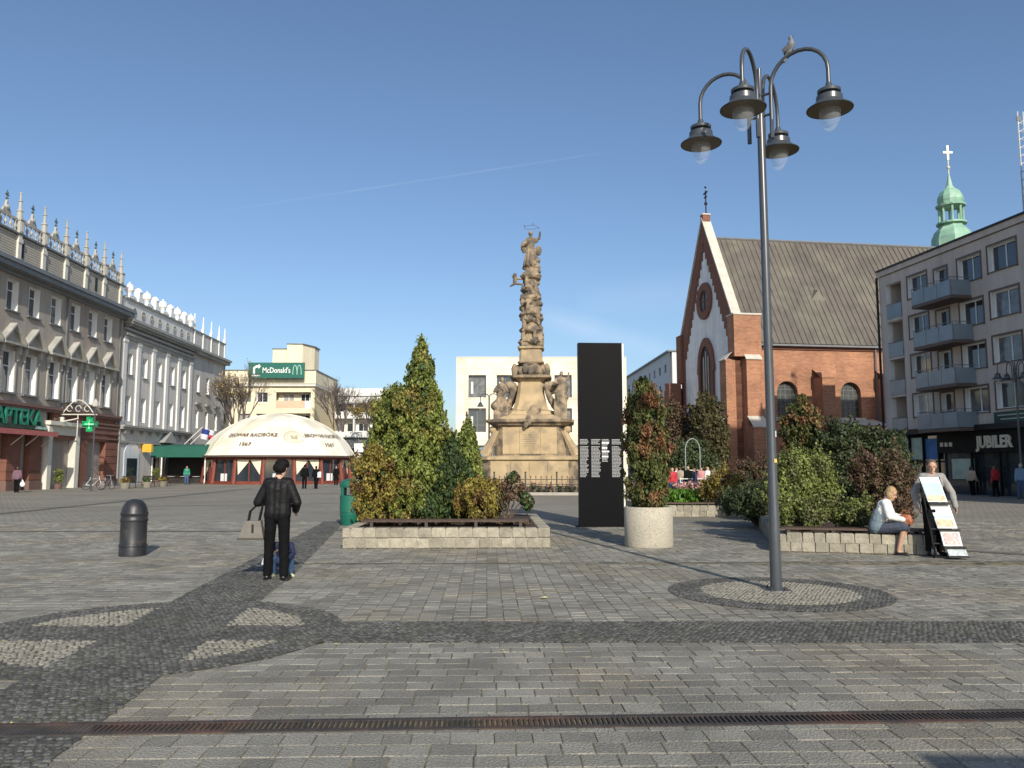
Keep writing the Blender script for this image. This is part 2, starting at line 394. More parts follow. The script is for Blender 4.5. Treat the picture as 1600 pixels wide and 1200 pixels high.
def near_edge(x,y,hx,hy):
    return classify([x-hx,x+hx,x,x],[y,y,y-hy,y+hy])
def anystone(x,y): return (near_edge(x,y,.10,.10)==0).any()
def c_low(x,y): return y<CB0+.12 and x>bandL(y)+.2 and anystone(x,y) and abs(gdist(x,y))>.03
def c_up(x,y): return y>CB1-.12 and x>bandR(y)-.12 and anystone(x,y) and not blocked(x,y)
def c_left(x,y): return x<=bandL(y)+.12 and anystone(x,y)
rows(3.9,7.9,-4,7,.192,'x',c_low)
rows(8.2,TL-.08,-6,12,.182,'y',lambda x,y:c_up(x,y) and y<TL-.1)
rows(TL+.15,YF+.5,-8,17,.182,'y',lambda x,y:c_up(x,y) and y>TL+.15)
rows(4.2,YF+.5,-17,0,.195,'x',c_left)
# thin dark course across the square
y=TL-.05
x=-8
while x<12:
    cx,cy=W(x+.11,TL+.02+.02); 
    if sees(cx,cy) and classify([cx],[cy])[0]==0 and x>bandR(TL): stones.append((cx,cy,.22,.2,'d'))
    x+=.22
stones.sort(key=lambda s:s[1]+abs(s[0])*.1)
m_dstone=mat('dark paving granite',(.115,.105,.085),.8,var=.15,scale=1,bump=.4,bscale=45,island=.25)
um=unit.mesh('paving_stone',m_stone)
# unit chamfered stone: chamfer is a fraction of the size, so it is built once per nominal size
um=MB().cbox(-.5,.5,-.5,.5,-.03,0,.012).mesh('paving_stone',m_stone)
um2=None
rest=MB(); restd=MB(); nst=0
def stone_geo(mb,cx,cy,lx,ly,jz,gap):
    t=rot+rng.uniform(-.012,.012); c,s_=math.cos(t),math.sin(t); hx,hy=lx/2-gap,ly/2-gap; ch=.005
    tx=rng.uniform(-.006,.006); ty=rng.uniform(-.006,.006)
    if (near_edge(cx,cy,.13,.13)!=0).any(): tx=ty=0; jz=-.003
    if abs(gdist(cx,cy))<GH+.2:      # cut to fit along the drain
        q=[(cx+c*a*hx-s_*b*hy,cy+s_*a*hx+c*b*hy) for a,b in((-1,-1),(1,-1),(1,1),(-1,1))]
        sg=1 if gdist(cx,cy)>0 else -1; f_=lambda p:sg*gdist(p[0],p[1])-(GH+.024); o=[]
        for i in range(4):
            p,r_=q[i],q[(i+1)%4]; a,b=f_(p),f_(r_)
            if a>=0: o.append(p)
            if a*b<0: t_=a/(a-b); o.append((p[0]+(r_[0]-p[0])*t_,p[1]+(r_[1]-p[1])*t_))
        if len(o)>2: mb.slab(o,-.03,jz)
        return
    vs=[]
    for (ax,ay,z) in [(hx,hy,-.03),(hx,hy,jz-ch),(hx-ch,hy-ch,jz)]:
        for a,b in((-1,-1),(1,-1),(1,1),(-1,1)):
            px,py=a*ax,b*ay; vs.append((cx+c*px-s_*py,cy+s_*px+c*py,z+px*tx*5+py*ty*5 if z>-.02 else z))
    mb.add(vs,[(8,9,10,11)]+[(i,(i+1)%4,4+(i+1)%4,4+i) for i in range(4)]+[(4+i,4+(i+1)%4,8+(i+1)%4,8+i) for i in range(4)])
protos={}
for s in stones:
    cx,cy,lx,ly=s[:4]; jz=rng.uniform(-.0035,.0); gap=rng.uniform(.002,.005)
    if len(s)==5: stone_geo(restd,cx,cy,lx,ly,-.001,.004); continue
    if nst<300 and abs(gdist(cx,cy))>=GH+.2 and (near_edge(cx,cy,.13,.13)==0).all():
        k=(round(lx,3),round(ly,3))
        if k not in protos:
            b=MB(); hx,hy=lx/2-.0035,ly/2-.0035
            b.add([(-hx,-hy,-.03),(hx,-hy,-.03),(hx,hy,-.03),(-hx,hy,-.03),(-hx,-hy,-.005),(hx,-hy,-.005),(hx,hy,-.005),(-hx,hy,-.005),(-hx+.005,-hy+.005,0),(hx-.005,-hy+.005,0),(hx-.005,hy-.005,0),(-hx+.005,hy-.005,0)],
              [(8,9,10,11)]+[(i,(i+1)%4,4+(i+1)%4,4+i) for i in range(4)]+[(4+i,4+(i+1)%4,8+(i+1)%4,8+i) for i in range(4)])
            protos[k]=b.mesh('paving_stone',m_stone)
        add('paving_stone',protos[k],pav,(cx,cy,jz),rot=(rng.uniform(-.01,.01),rng.uniform(-.01,.01),rot+rng.uniform(-.015,.015))); nst+=1
    else: stone_geo(rest,cx,cy,lx,ly,jz,gap)
tag(rest.build('paving_stones',m_stone,pav),kind='stuff')
tag(restd.build('dark_stone_course',m_dstone,pav),kind='stuff')
# setting bed of the mosaic areas (sheet above the stones' top) and the small cobbles on it
bed=MB()
def strip(fL,fR,y0,y1,n,z=.0025):
    ys=np.linspace(y0,y1,n); vs=[(float(fL(y)),y,z) for y in ys]+[(float(fR(y)),y,z) for y in ys]
    bed.add(vs,[(i,n+i,n+i+1,i+1) for i in range(n-1)])
strip(bandL,bandR,G(0,1199)[1]-.4,YF,60)
def disc(c,r,z,n=64): bed.add([(c[0]+r*math.cos(2*math.pi*i/n),c[1]+r*math.sin(2*math.pi*i/n),z) for i in range(n)],[tuple(range(n))])
disc(WC,WR,.003); disc(LC,LR,.003)
bed.add([(WC[0],CB0,.0035),(13,CB0,.0035),(13,CB1,.0035),(WC[0],CB1,.0035)],[(0,1,2,3)])
tag(bed.build('mosaic_bed',m_djoint,None),kind='structure')
def cobbles(sz,x0,x1,y0,y1):
    nx=int((x1-x0)/sz); ny=int((y1-y0)/sz)
    gx,gy=np.meshgrid(np.arange(nx),np.arange(ny)); 
    X=x0+(gx+.5+ (gy%2)*.5)*sz+np.random.uniform(-.22,.22,gx.shape)*sz; Y=y0+(gy+.5)*sz+np.random.uniform(-.22,.22,gx.shape)*sz
    X=X.ravel(); Y=Y.ravel(); k=(np.abs(X)<.67*Y+.3); return X[k],Y[k]
def cobmesh(name,X,Y,sz,m):
    n=len(X); h=sz*.5*np.random.uniform(.75,1.0,(n,1)); a=np.random.uniform(-.6,.6,n); zt=.007+np.random.uniform(0,.004,n)
    v=np.empty((n,8,3)); 
    for i,(p,q) in enumerate(((-1,-1),(1,-1),(1,1),(-1,1))):
        jx=h[:,0]*np.random.uniform(.85,1.05,n)*p; jy=h[:,0]*np.random.uniform(.85,1.05,n)*q
        rx=np.cos(a)*jx-np.sin(a)*jy; ry=np.sin(a)*jx+np.cos(a)*jy
        v[:,i,0]=X+rx; v[:,i,1]=Y+ry; v[:,i,2]=.0
        v[:,4+i,0]=X+rx*.72; v[:,4+i,1]=Y+ry*.72; v[:,4+i,2]=zt
    f=np.array([(4,5,6,7),(0,1,5,4),(1,2,6,5),(2,3,7,6),(3,0,4,7)])
    fi=(f[None]+np.arange(n)[:,None,None]*8).reshape(-1)
    me=bpy.data.meshes.new(name); me.vertices.add(n*8); me.loops.add(len(fi)); me.polygons.add(n*5)
    me.vertices.foreach_set('co',v.reshape(-1)); me.loops.foreach_set('vertex_index',fi.astype(np.int32))
    me.polygons.foreach_set('loop_start',np.arange(0,len(fi),4,dtype=np.int32)); me.polygons.foreach_set('loop_total',np.full(n*5,4,np.int32))
    me.materials.append(m); me.update(); me.validate(); return add(name,me,pav)
X,Y=cobbles(.052,-6,12,3.8,12.2); c=classify(X,Y); ok=np.abs(gdist(X,Y))>GH+.04
X2,Y2=cobbles(.075,-9,-1,12.2,YF); c2=classify(X2,Y2)
tag(cobmesh('dark_cobbles',X[(c==1)&ok],Y[(c==1)&ok],.052,m_cob),kind='stuff')
tag(cobmesh('dark_cobbles',X2[c2==1],Y2[c2==1],.075,m_cob),kind='stuff')
tag(cobmesh('beige_cobbles',X[c==2],Y[c==2],.052,m_beige),kind='stuff')
# other dark courses further off
def course(p,q,wd=.24):
    a=Vector(G(*p)); b=Vector(G(*q)); d=(b-a).normalized(); n=Vector((-d.y,d.x))*wd/2
    z=.006
    m=MB(); m.add([(a.x-n.x,a.y-n.y,z),(b.x-n.x,b.y-n.y,z),(b.x+n.x,b.y+n.y,z),(a.x+n.x,a.y+n.y,z)],[(0,1,2,3)])
    tag(m.build('dark_course',m_dstone),kind='structure')
course((-40,831),(405,830)); course((480,830),(535,829)); course((-30,795),(529,787)); course((-30,806),(395,763),.5); course((300,772),(530,772),.3)
course((1455,858),(1700,872),.3)
# drain channel with its cast iron bars
dr=thing('drain_channel','rusty slotted iron drain grate running right across the foreground paving','drain grate',(GA[0],GA[1],0),math.atan2(gd.y,gd.x))
LG=(Vector(GB)-Vector(GA)).length
MB().box(-1,LG+1,-GH,GH,-.05,-.0125).build('channel',m_black,dr)
for yy in(-1,1):
    MB().box(-1,LG+1,yy*GH-.022,yy*GH+.022,-.02,.006).build('rail',m_iron,dr)
bar=MB().box(-.0085,.0085,-GH+.02,GH-.02,-.012,.004).mesh('bar',m_iron)
nb=int((LG+.5)/.0335)
for i in range(min(nb,298)): add('bar',bar,dr,(-.2+i*.0335,0,0))
# ================= buildings: shared pieces
def wall_open(x0,x1,z0,z1,ops,depth,name,mats,parent,y=0.0,rz=0,loc=(0,0,0),extra_x=()):
    """front wall at local y, with real openings (a,b,c,d) and reveals running back by depth"""
    xs=sorted(set([x0,x1]+[o[0] for o in ops]+[o[1] for o in ops])); zs=sorted(set([z0,z1]+[o[2] for o in ops]+[o[3] for o in ops]))
    m=MB()
    for i in range(len(xs)-1):
        for j in range(len(zs)-1):
            cx,cz=(xs[i]+xs[i+1])/2,(zs[j]+zs[j+1])/2
            if any(o[0]<cx<o[1] and o[2]<cz<o[3] for o in ops): continue
            m.add([(xs[i],y,zs[j]),(xs[i+1],y,zs[j]),(xs[i+1],y,zs[j+1]),(xs[i],y,zs[j+1])],[(0,1,2,3)],0)
    for a,b,c,d in ops:
        m.add([(a,y,c),(b,y,c),(b,y,d),(a,y,d),(a,y+depth,c),(b,y+depth,c),(b,y+depth,d),(a,y+depth,d)],[(0,4,7,3),(1,2,6,5),(0,1,5,4),(3,7,6,2)],1)
    return m.build(name,mats,parent,loc,rz)
_wc={}
WR=random.Random(21)
def window(parent,x,z,wd,h,y,fm,gm,mull=1,trans=None,sill=None,bar=.06,sillm=None,fr=.07):
    k=(round(wd,2),round(h,2),fm.name,gm.name,mull,trans,sill,bar)
    if k not in _wc:
        m=MB(); a=wd/2; t=fr
        m.box(-a,a,-.06,.0,0,t); m.box(-a,a,-.06,.0,h-t,h); m.box(-a,-a+t,-.06,.0,t,h-t); m.box(a-t,a,-.06,.0,t,h-t)
        for i in range(mull):
            cx=-a+wd*(i+1)/(mull+1); m.box(cx-bar/2,cx+bar/2,-.055,.0,t,h-t)
        if trans:
            for q in trans: m.box(-a+t,a-t,-.05,-.003,h*q-bar/2,h*q+bar/2)
        fmsh=m.mesh('window',fm)
        p=MB().box(-a+t*.5,a-t*.5,-.02,.012,t*.5,h-t*.5).mesh('pane',gm)
        s=None
        if sill: s=MB().box(-a-.08,a+.08,-sill,-.002,-.09,-.003).mesh('sill',sillm or fm)
        alt=[p]
        if gm.name=='window glass' and wd<2.3:
            for gg in(m_glassc,m_glassm): q_=p.copy(); q_.name='pane'; q_.materials[0]=gg; alt.append(q_)
        _wc[k]=(fmsh,alt,s)
    f,p,s=_wc[k]
    o=add('window',f,parent,(x,y,z)); add('pane',p[WR.choice((0,0,0,0,1,2,2)) if len(p)>1 else 0],o)
    if s: add('sill',s,o,(0,-(y),0) if False else (0,0,0))
    return o
def sillbox(parent,x,z,wd,m,proj=.16,th=.1,name='sill',y=0):
    k=('sb',round(wd,2),m.name,proj,th)
    if k not in _wc: _wc[k]=MB().box(-wd/2,wd/2,-proj,-.003,-th,0).mesh(name,m)
    return add(name,_wc[k],parent,(x,y,z))

# ================= tan building on the left
m_tan=mat('taupe render',(.37,.33,.28),.9,var=.06,scale=.5,bump=.2,bscale=25,c2=(.33,.275,.235),c2scale=.15,streak=.16)
m_cream=mat('cream trim',(.62,.60,.53),.75,var=.06)
m_trim=mat('light stone trim',(.40,.39,.35),.8,streak=.2,var=.10,scale=2)
m_attic=mat('attic render',(.43,.40,.34),.9,var=.07,scale=1)
m_lead=mat('grey roofing metal',(.16,.17,.18),.5,var=.12)
m_verd=mat('verdigris',(.06,.09,.09),.6,var=.2)
m_red=mat('oxblood render',(.20,.085,.06),.85,var=.12,scale=1,c2=(.17,.075,.05),c2scale=.7)
m_redt=mat('brown plinth',(.17,.10,.085),.85,var=.1)
m_green=mat('pharmacy green',(.01,.19,.12),.5,var=.08)
m_dkgreen=mat('dark green board',(.006,.05,.03),.5)
m_inside=mat('dark interior',(.015,.015,.017),.7,var=.3,scale=2)
m_pink=mat('faded pink fabric',(.42,.13,.12),.8,var=.15,scale=6)
T=thing('town_house','taupe three storey town house with triangular window pediments and spired roof balustrade','building',(-33.9,55,0),R(91.8))
top=[(-2.41,-1.05),(.2,1.6),(3.1,4.5),(5.95,7.3),(8.75,10.1),(11.4,12.75),(-5.2,-3.8),(-8,-6.6)]
mid=[(-2.5,-.96),(.13,1.69),(3.2,4.75),(5.85,7.4),(8.6,10.15),(11.35,12.9),(-5.2,-3.65),(-8,-6.45)]
DP=.42
ops=[(a,b,12.15,14.25) for a,b in top]+[(a,b,6.65,9.45) for a,b in mid]
wall_open(-12,14.9,6.0,14.8,ops,DP,'wall',[m_tan,m_white],T)
m=MB(); m.box(-12,14.88,DP+.03,14,0,15.6); m.build('wall',m_tan,T)
for a,b in top:
    window(T,(a+b)/2,12.15,b-a,2.1,DP,m_pvc,m_glass,1,(.68,)); sillbox(T,(a+b)/2,12.15,b-a+.3,m_lead)
for a,b in mid:
    c=(a+b)/2; wn=window(T,c,6.65,b-a,2.8,DP,m_pvc,m_glass,1,(.64,)); sillbox(T,c,6.63,b-a+.4,m_lead,.24,.13)
    s=MB(); hw=1.12   # triangular pediment on consoles
    s.prism([(-hw,9.95),(hw,9.95),(hw,10.1),(0,11.1),(-hw,10.1)],-.12,-.003)
    s.prism([(-hw-.1,9.8),(hw+.1,9.8),(hw+.1,9.948),(-hw-.1,9.948)],-.52,-.003)
    for sg in(-1,1):
        pts=[(sg*(hw+.12),9.95),(sg*(hw+.12),10.13),(0,11.3),(0,11.12)]
        if sg>0: pts=pts[::-1]
        s.prism(pts,-.50,-.003)
    for sg in(-1,1):
        s.box(sg*.92-.13,sg*.92+.13,-.30,-.003,9.25,9.797); s.box(sg*.92-.09,sg*.92+.09,-.16,-.003,8.8,9.247)
    for sg in(-1,1): s.box(sg*.86-.07,sg*.86+.07,-.07,-.003,6.66,8.797)
    s.build('pediment',m_trim,T,(c,0,0))
s=MB(); s.box(-12,14.9,-.25,-.003,14.55,14.8); s.box(-12,15.1,-.85,0.0,14.803,15.12); s.box(-12,15.2,-1.0,.3,15.123,15.3); s.box(-12,15.15,-.95,.3,15.303,15.42)
s.build('cornice',m_lead,T)
s=MB()
for i in range(11):   # attic made of projecting courses
    z=15.45+i*.18; s.box(-12,14.5,.02,.5,z,z+.15)
s.box(-12,14.48,.06,.5,15.42,17.45); s.build('attic_wall',m_attic,T)
MB().box(-12,14.7,-.16,.6,17.46,17.56).build('attic_coping',m_lead,T)
pinx=[-10.6,-7.53,-4.47,-1.4,1.66,4.73,7.79,10.86,13.9]
pil=MB().box(-.2,.2,-.12,.02,15.45,17.45).box(-.26,.26,-.17,-.122,16.9,17.2).mesh('pilaster',m_cream)
pn=MB().box(-.24,.24,-.20,.28,17.57,18.45).box(-.3,.3,-.26,.34,18.452,18.56).lathe([(.20,18.56),(.17,19.1),(.22,19.12),(.22,19.18),(.12,19.25),(.09,19.8),(.15,19.83),(.15,19.87),(.07,19.92),(.06,20.35),(.09,20.38),(.09,20.43),(0,20.5)],8,(0,.04,0)).mesh('pinnacle',m_trim)
pnb=MB().box(-.16,.16,-.215,-.202,17.7,18.4).mesh('panel',m_cream)
crest=MB(); crest.prism([(-.5,18.57),(.5,18.57),(.36,18.85),(.15,18.95),(.08,19.3),(0,19.5),(-.08,19.3),(-.15,18.95),(-.36,18.85)],-.02,.12)
crest.ball((0,.05,18.95),(.25,.2,.2),8,5)
crestm=crest.mesh('crest',m_trim)
fin=MB().tube([(0,.05,19.4),(0,.05,20.1)],.04,6).box(-.2,.2,.02,.08,19.75,19.82).ball((0,.05,19.9),.09,6,4).ball((0,.05,19.55),.1,6,4).mesh('finial',m_verd)
for i,x in enumerate(pinx):
    add('pilaster',pil,T,(x,0,0)); q=add('pinnacle',pn,T,(x,0,0)); add('panel',pnb,q)
    if i<len(pinx)-1:
        x2=pinx[i+1]; cx=(x+x2)/2
        s=MB(); s.box(x+.302,x2-.302,-.02,.12,18.40,18.56); s.box(x+.302,x2-.302,-.02,.12,17.57,17.68); s.build('balustrade_rail',m_trim,T)
        for k in range(5):
            bx=x+.45+(x2-x-.9)*k/4; 
            if 'bal' not in _wc: _wc['bal']=MB().lathe([(.09,17.68),(.05,17.78),(.12,17.98),(.05,18.2),(.09,18.4)],8,(0,.05,0)).mesh('baluster',m_trim)
            add('baluster',_wc['bal'],T,(bx,0,0))
        q=add('crest',crestm,T,(cx,0,0)); add('finial',fin,q)
for x in (5.3,14.2): MB().tube([(x,-.08,5.3),(x,-.08,14.5)],.06,6).build('downpipe',m_lead,T)
for x in (-.9,9.6): MB().box(x-.16,x+.16,-.02,.018,16.0,17.1).build('attic_vent',m_inside,T)
# ground floor: red-brown piers with grooved courses, deep openings
s=MB(); s.box(-12,14.9,-.22,-.003,5.62,5.8); s.box(-12,14.9,-.32,-.003,5.803,6.0); s.box(4.3,14.9,-.14,-.003,5.1,5.25); s.build('string_course',m_redt,T)
piers=[(-3.6,-1.25),(.45-1.5,.75),(1.55,3.3),(8.9,10.0),(12.75,14.85)]
piers=[(-4.8,-3.3),(-1.15,.43),(1.58,3.05),(12.72,14.85)]
for a,b in piers:
    s=MB()
    for k in range(6):
        s.box(a,b,0,1.0,.72+k*.6,.72+k*.6+.54)
    s.box(a+.03,b-.03,.03,.97,.6,4.2); s.build('pier',m_red,T)
    MB().box(a-.03,b+.03,-.06,1.0,0,.66).build('plinth',m_redt,T)
MB().box(-12,3.4,0,.3,4.2,6.0).build('lintel',m_tan,T)
s=MB(); s.box(4.3,14.9,0,.3,3.72,6.0); s.box(8.2,9.6,0,1,0,3.72); s.build('lintel',m_red,T)
for z in (3.9,4.35,4.8): MB().box(8.2,14.9,-.08,-.003,z,z+.14).build('band',m_redt,T)
for a,b in ((-3.3,-1.15),(.43,1.58),(-7,-4.8)):
    MB().box(a,b,.9,.95,.6,4.2).build('shop_glass',m_glass,T); MB().box(a,b,.85,.9,.0,.6).build('plinth',m_redt,T)
s=MB(); s.box(9.6,12.72,.92,.97,0,3.72); q=s.build('shop_glass',m_glass,T)
s=MB(); 
for x in(9.6,10.6,11.65,12.64): s.box(x,x+.08,.84,.92,0,3.7)
s.box(9.6,12.7,.85,.915,2.2,2.3); s.build('shop_frame',m_lead,T)
# cream portal with door
s=MB(); s.box(3.4,3.95,-.25,1.0,0,4.6); s.box(7.6,8.2,-.1,1.0,0,4.6); s.box(3.4,8.2,-.1,.3,4.0,4.7); s.box(3.3,8.3,-.4,.3,4.7,5.0); s.build('portal',m_cream,T)
s=MB(); s.box(3.95,7.6,.8,.9,2.6,4.0); s.box(5.6,7.6,.7,.8,0,2.6); s.build('door_surround',m_cream,T)
MB().box(3.95,5.6,.85,.92,0,2.6).build('door',m_inside,T)
MB().box(5.9,7.3,.62,.69,.1,2.5).build('door',m_white,T)
s=MB(); s.tube([(5.0,-.3,5.0),(5.0,-1.5,5.25)],.05,6); s.build('sign_bracket',m_cream,T)
# cross shaped pharmacy sign, sticking out from the wall, faces the square's near end
def facing(o): return o
pc=MB()
for q in(0,1):
    if q==0: pc.box(-.55,.55,-.14,.14,-.22,.22)
    else: pc.box(-.22,.22,-.139,.139,-.56,.56)
pcr=thing('pharmacy_cross','bright green pharmacy cross sign sticking out beside the cream portal','sign',(-33.9+1.3,55+6.8-.0,4.9),R(3),None)
pc.build('cross_body',mat('bright green sign',(.0,.36,.12),.4),pcr)
s=MB(); s.box(-.36,.36,-.158,-.142,-.05,.05); s.box(-.05,.05,-.1575,-.1415,-.36,.36); s.build('cross_outline',mat('pale green',(.3,.75,.45),.4),pcr)
MB().tube([(-.55,0,0),(-1.25,0,0)],.04,6).build('bracket',m_lead,pcr)
MB().lathe([(.62,-.10),(.62,.10)],20).build('disc',m_dkgreen,pcr) if False else None
# pharmacy sign letters
ap=thing('pharmacy_sign','long shop sign reading APTEKA in big green letters above the oxblood shop','sign',(-33.9,55,0),R(91.8))
MB().box(-8.4,3.1,-.16,-.003,4.25,4.55).build('sign_board',m_dkgreen,ap)
L_=text('letters','APTEKA',1.55,m_green,ap,(-.3,-.16,5.0),ext=.1,sx=1.0,off=.02)
text('letters','APTEKA',1.55,m_dkgreen,ap,(-.22,-.06,4.94),ext=.02,sx=1.0,off=.05)
MB().box(1.7,3.2,-.2,-.165,4.3,4.5).build('small_sign',mat('pale teal',(.35,.55,.5),.5),ap)
aw=thing('shop_awning','narrow faded pink awning strip over the oxblood shop windows','awning',(-33.9,55,0),R(91.8))
MB().prism([(-4.8,3.78),(3.0,3.78),(3.0,4.12),(-4.8,4.12)],-1.1,-1.06).build('valance',m_pink,aw)
s=MB(); s.add([(-4.8,-1.08,4.12),(3,-1.08,4.12),(3,-.05,4.2),(-4.8,-.05,4.2)],[(0,1,2,3)]); s.build('canvas',m_pink,aw)
for x in(-.9,.9,2.8): MB().tube([(x,-1.05,3.95),(x,-.05,3.1)],.03,6).build('arm',m_white,aw)
# wrought iron ornamental sign over the portal
orn=thing('wrought_sign','ornate cream wrought iron scroll frame over the cream portal','sign',(-33.9+1.1,55+5.2,5.55),R(3))
s=MB()
s.tube([(-1.2,0,0),(1.5,0,0)],.05,6)
arc=[(-1.0+2.2*i/12,0,.15+.95*math.sin(math.pi*i/12)) for i in range(13)]; s.tube(arc,.04,6)
for cx in(-.55,.1,.75): s.tube([(cx+.2*math.cos(a),0,.45+.22*math.sin(a)) for a in np.linspace(0,5.5,12)],.03,5)
s.tube([(.1,0,0),(.1,0,-1.7)],.035,6); s.build('scroll',m_cream,orn)
MB().box(-1.3,-.9,-.1,.1,-.95,-.2).build('lantern',m_cream,orn)

# ================= white building beyond it
m_lg=mat('pale grey render',(.53,.515,.485),.9,streak=.14,var=.06,scale=.4,bump=.15,bscale=20)
m_wtrim=mat('white stucco',(.66,.655,.63),.8,var=.05,scale=1)
m_gtrim=mat('mid grey cornice',(.30,.30,.29),.8,var=.1)
Wb=thing('white_house','long pale grey town house with white pilasters and ball finials on its attic','building',(-33.9,55,0),R(91.8))
X0=15.0; XM=31.6; XE=42.6
w2=[(16.1,17.15),(19.3,20.35),(22.6,23.65),(25.9,26.95),(29.0,30.05)]
w3=[(33.2,34.2),(36.3,37.3),(39.4,40.4)]
ops=[(a,b,9.9,11.8) for a,b in w2+w3]+[(a,b,5.75,8.0) for a,b in w2]+[(a,b,5.9,7.9) for a,b in w3]
ops2=ops+[(16.6,18.9,0.1,3.0),(22.2,27.5,.1,3.3),(28.6,34.0,.1,3.3),(35.0,40,.1,3.2)]
wall_open(X0,XE,0,14.0,ops2,.4,'wall',[m_lg,m_white],Wb,.05)
MB().box(X0,XE,.48,14,0,14.6).build('wall',m_lg,Wb)
for a,b in w2+w3:
    window(Wb,(a+b)/2,9.9,b-a,1.9,.45,m_pvc,m_glass,1,(.66,)); sillbox(Wb,(a+b)/2,9.9,b-a+.2,m_gtrim,.14,.08,y=.05)
for a,b in w2:
    window(Wb,(a+b)/2,5.75,b-a,2.25,.45,m_pvc,m_glass,1,(.66,))
for a,b in w3:
    window(Wb,(a+b)/2,5.9,b-a,2.0,.45,m_pvc,m_glass,1,(.66,)); MB().prism([((a+b)/2-.7,8.5),((a+b)/2+.7,8.5),((a+b)/2+.75,8.75),((a+b)/2-.75,8.75)],-.25,.04).build('window_hood',m_gtrim,Wb)
for a,b,c,d in ops2[len(ops):]:
    window(Wb,(a+b)/2,c,b-a,d-c,.44,m_lead,m_glass,3 if b-a>4 else 1,(.75,))
for i,x in enumerate([15.35,18.2,21.5,24.8,28.0,31.2]):
    s=MB(); s.box(x-.33,x+.33,-.10,.045,5.35,13.0); s.box(x-.42,x+.42,-.16,.045,12.7,13.0); s.build('pilaster',m_wtrim,Wb)
s=MB(); s.box(X0,XM,-.2,.045,13.02,13.3); s.box(X0,XM,-.35,.045,13.303,13.5)
for k in range(40): x=X0+.2+k*(XM-X0-.4)/39; s.box(x,x+.18,-.55,.04,14.1,14.3)
s.box(X0,XM,-.28,.045,13.75,14.0); s.box(X0-.05,XM+.1,-.75,.3,14.303,14.5); s.box(X0-.05,XM+.1,-.85,.3,14.503,14.75); s.build('cornice',m_gtrim,Wb)
s=MB(); s.box(XM+.1,XE+.15,-.55,.3,14.0,14.35); s.box(XM+.1,XE+.2,-.75,.3,14.353,14.6); s.build('cornice',m_gtrim,Wb)
MB().box(X0+.1,XM,.1,.5,14.75,16.6).build('attic_wall',m_wtrim,Wb)
MB().box(XM,XE,.12,.5,14.6,16.6).build('attic_wall',m_lg,Wb)
MB().box(X0+.1,XM+.05,-.06,.56,16.6,16.75).build('attic_coping',m_gtrim,Wb)
MB().box(XM+.05,XE+.1,.0,.6,16.6,16.72).build('attic_coping',m_gtrim,Wb)
ring=MB(); 
for q in range(14):
    a=2*math.pi*q/14; ring.box(.33*math.cos(a)-.07,.33*math.cos(a)+.07,.02,.098,.33*math.sin(a)-.07,.33*math.sin(a)+.07)
ring.ball((0,.08,0),(.16,.1,.16),8,5)
ringm=ring.mesh('cartouche',m_gtrim)
bm_=MB().box(-.5,.5,-.1,.55,16.755,17.0).lathe([(.34,17.0),(.2,17.1),(.2,17.2),(.42,17.5),(.42,17.8),(.25,18.05),(.08,18.1),(.12,18.2),(0,18.3)],10,(0,.2,0)).mesh('ball_finial',m_white)
bm2=MB().box(-.5,.5,-.1,.55,16.755,17.05).box(-.32,.32,-.05,.45,17.05,17.7).lathe([(.36,17.7),(.3,17.95),(.12,18.1),(0,18.15)],8,(0,.2,0)).mesh('urn',m_white)
for i in range(9):
    x=16.1+i*1.88
    add('ball_finial' if i%2==0 else 'urn',bm_ if i%2==0 else bm2,Wb,(x,0,0))
    if i<8: add('cartouche',ringm,Wb,(x+.94,0,15.7))
pnm=MB().box(-.14,.14,.0,.28,16.725,17.2).lathe([(.16,17.2),(.1,17.3),(.05,18.5),(0,18.6)],6,(0,.14,0)).mesh('pinnacle',m_white)
for x in (32.2,34.9,37.6,40.3,42.4):
    add('pinnacle',pnm,Wb,(x,0,0)); MB().box(x-.12,x+.12,.02,.115,14.65,16.59).build('pilaster',m_white,Wb)
s=MB(); s.box(X0,31.5,-.5,.045,5.15,5.32); s.box(X0,31.5,-.35,.045,4.95,5.147)
for k in range(9): s.box(15.6+k*1.9,15.9+k*1.9,-.3,.04,4.6,4.947)
s.box(X0,31.5,-.12,.045,3.75,3.95); s.build('string_course',m_gtrim,Wb)
s=MB(); s.prism([(23.5,4.0),(26.9,4.0),(25.2,5.1)],-.6,.04); s.build('gable_hood',m_gtrim,Wb)
MB().prism([(16.2,0.02),(19.3,.02),(19.3,3.0),(18.8,3.6),(17.75,3.85),(16.7,3.6),(16.2,3.0)],-.04,.02).build('shop_surround',mat('silver shopfront',(.6,.65,.7),.4,var=.1),Wb)
MB().box(16.7,18.8,-.08,-.043,.2,2.4).build('shop_glass',m_glass,Wb)
for x in (15.05,31.75,42.4): MB().tube([(x,-.02,.1),(x,-.02,14.0)],.06,6).build('downpipe',m_gtrim,Wb)
# iron balcony at its far end
bl=MB(); bl.box(35.5,41,-1.3,0.04,4.0,4.15)
for k in range(24): bl.tube([(35.5+k*.24,-1.28,4.15),(35.5+k*.24,-1.28,5.1)],.025,4)
bl.tube([(35.4,-1.28,5.1),(41.1,-1.28,5.1)],.04,5); bl.build('balcony',m_lead,Wb)
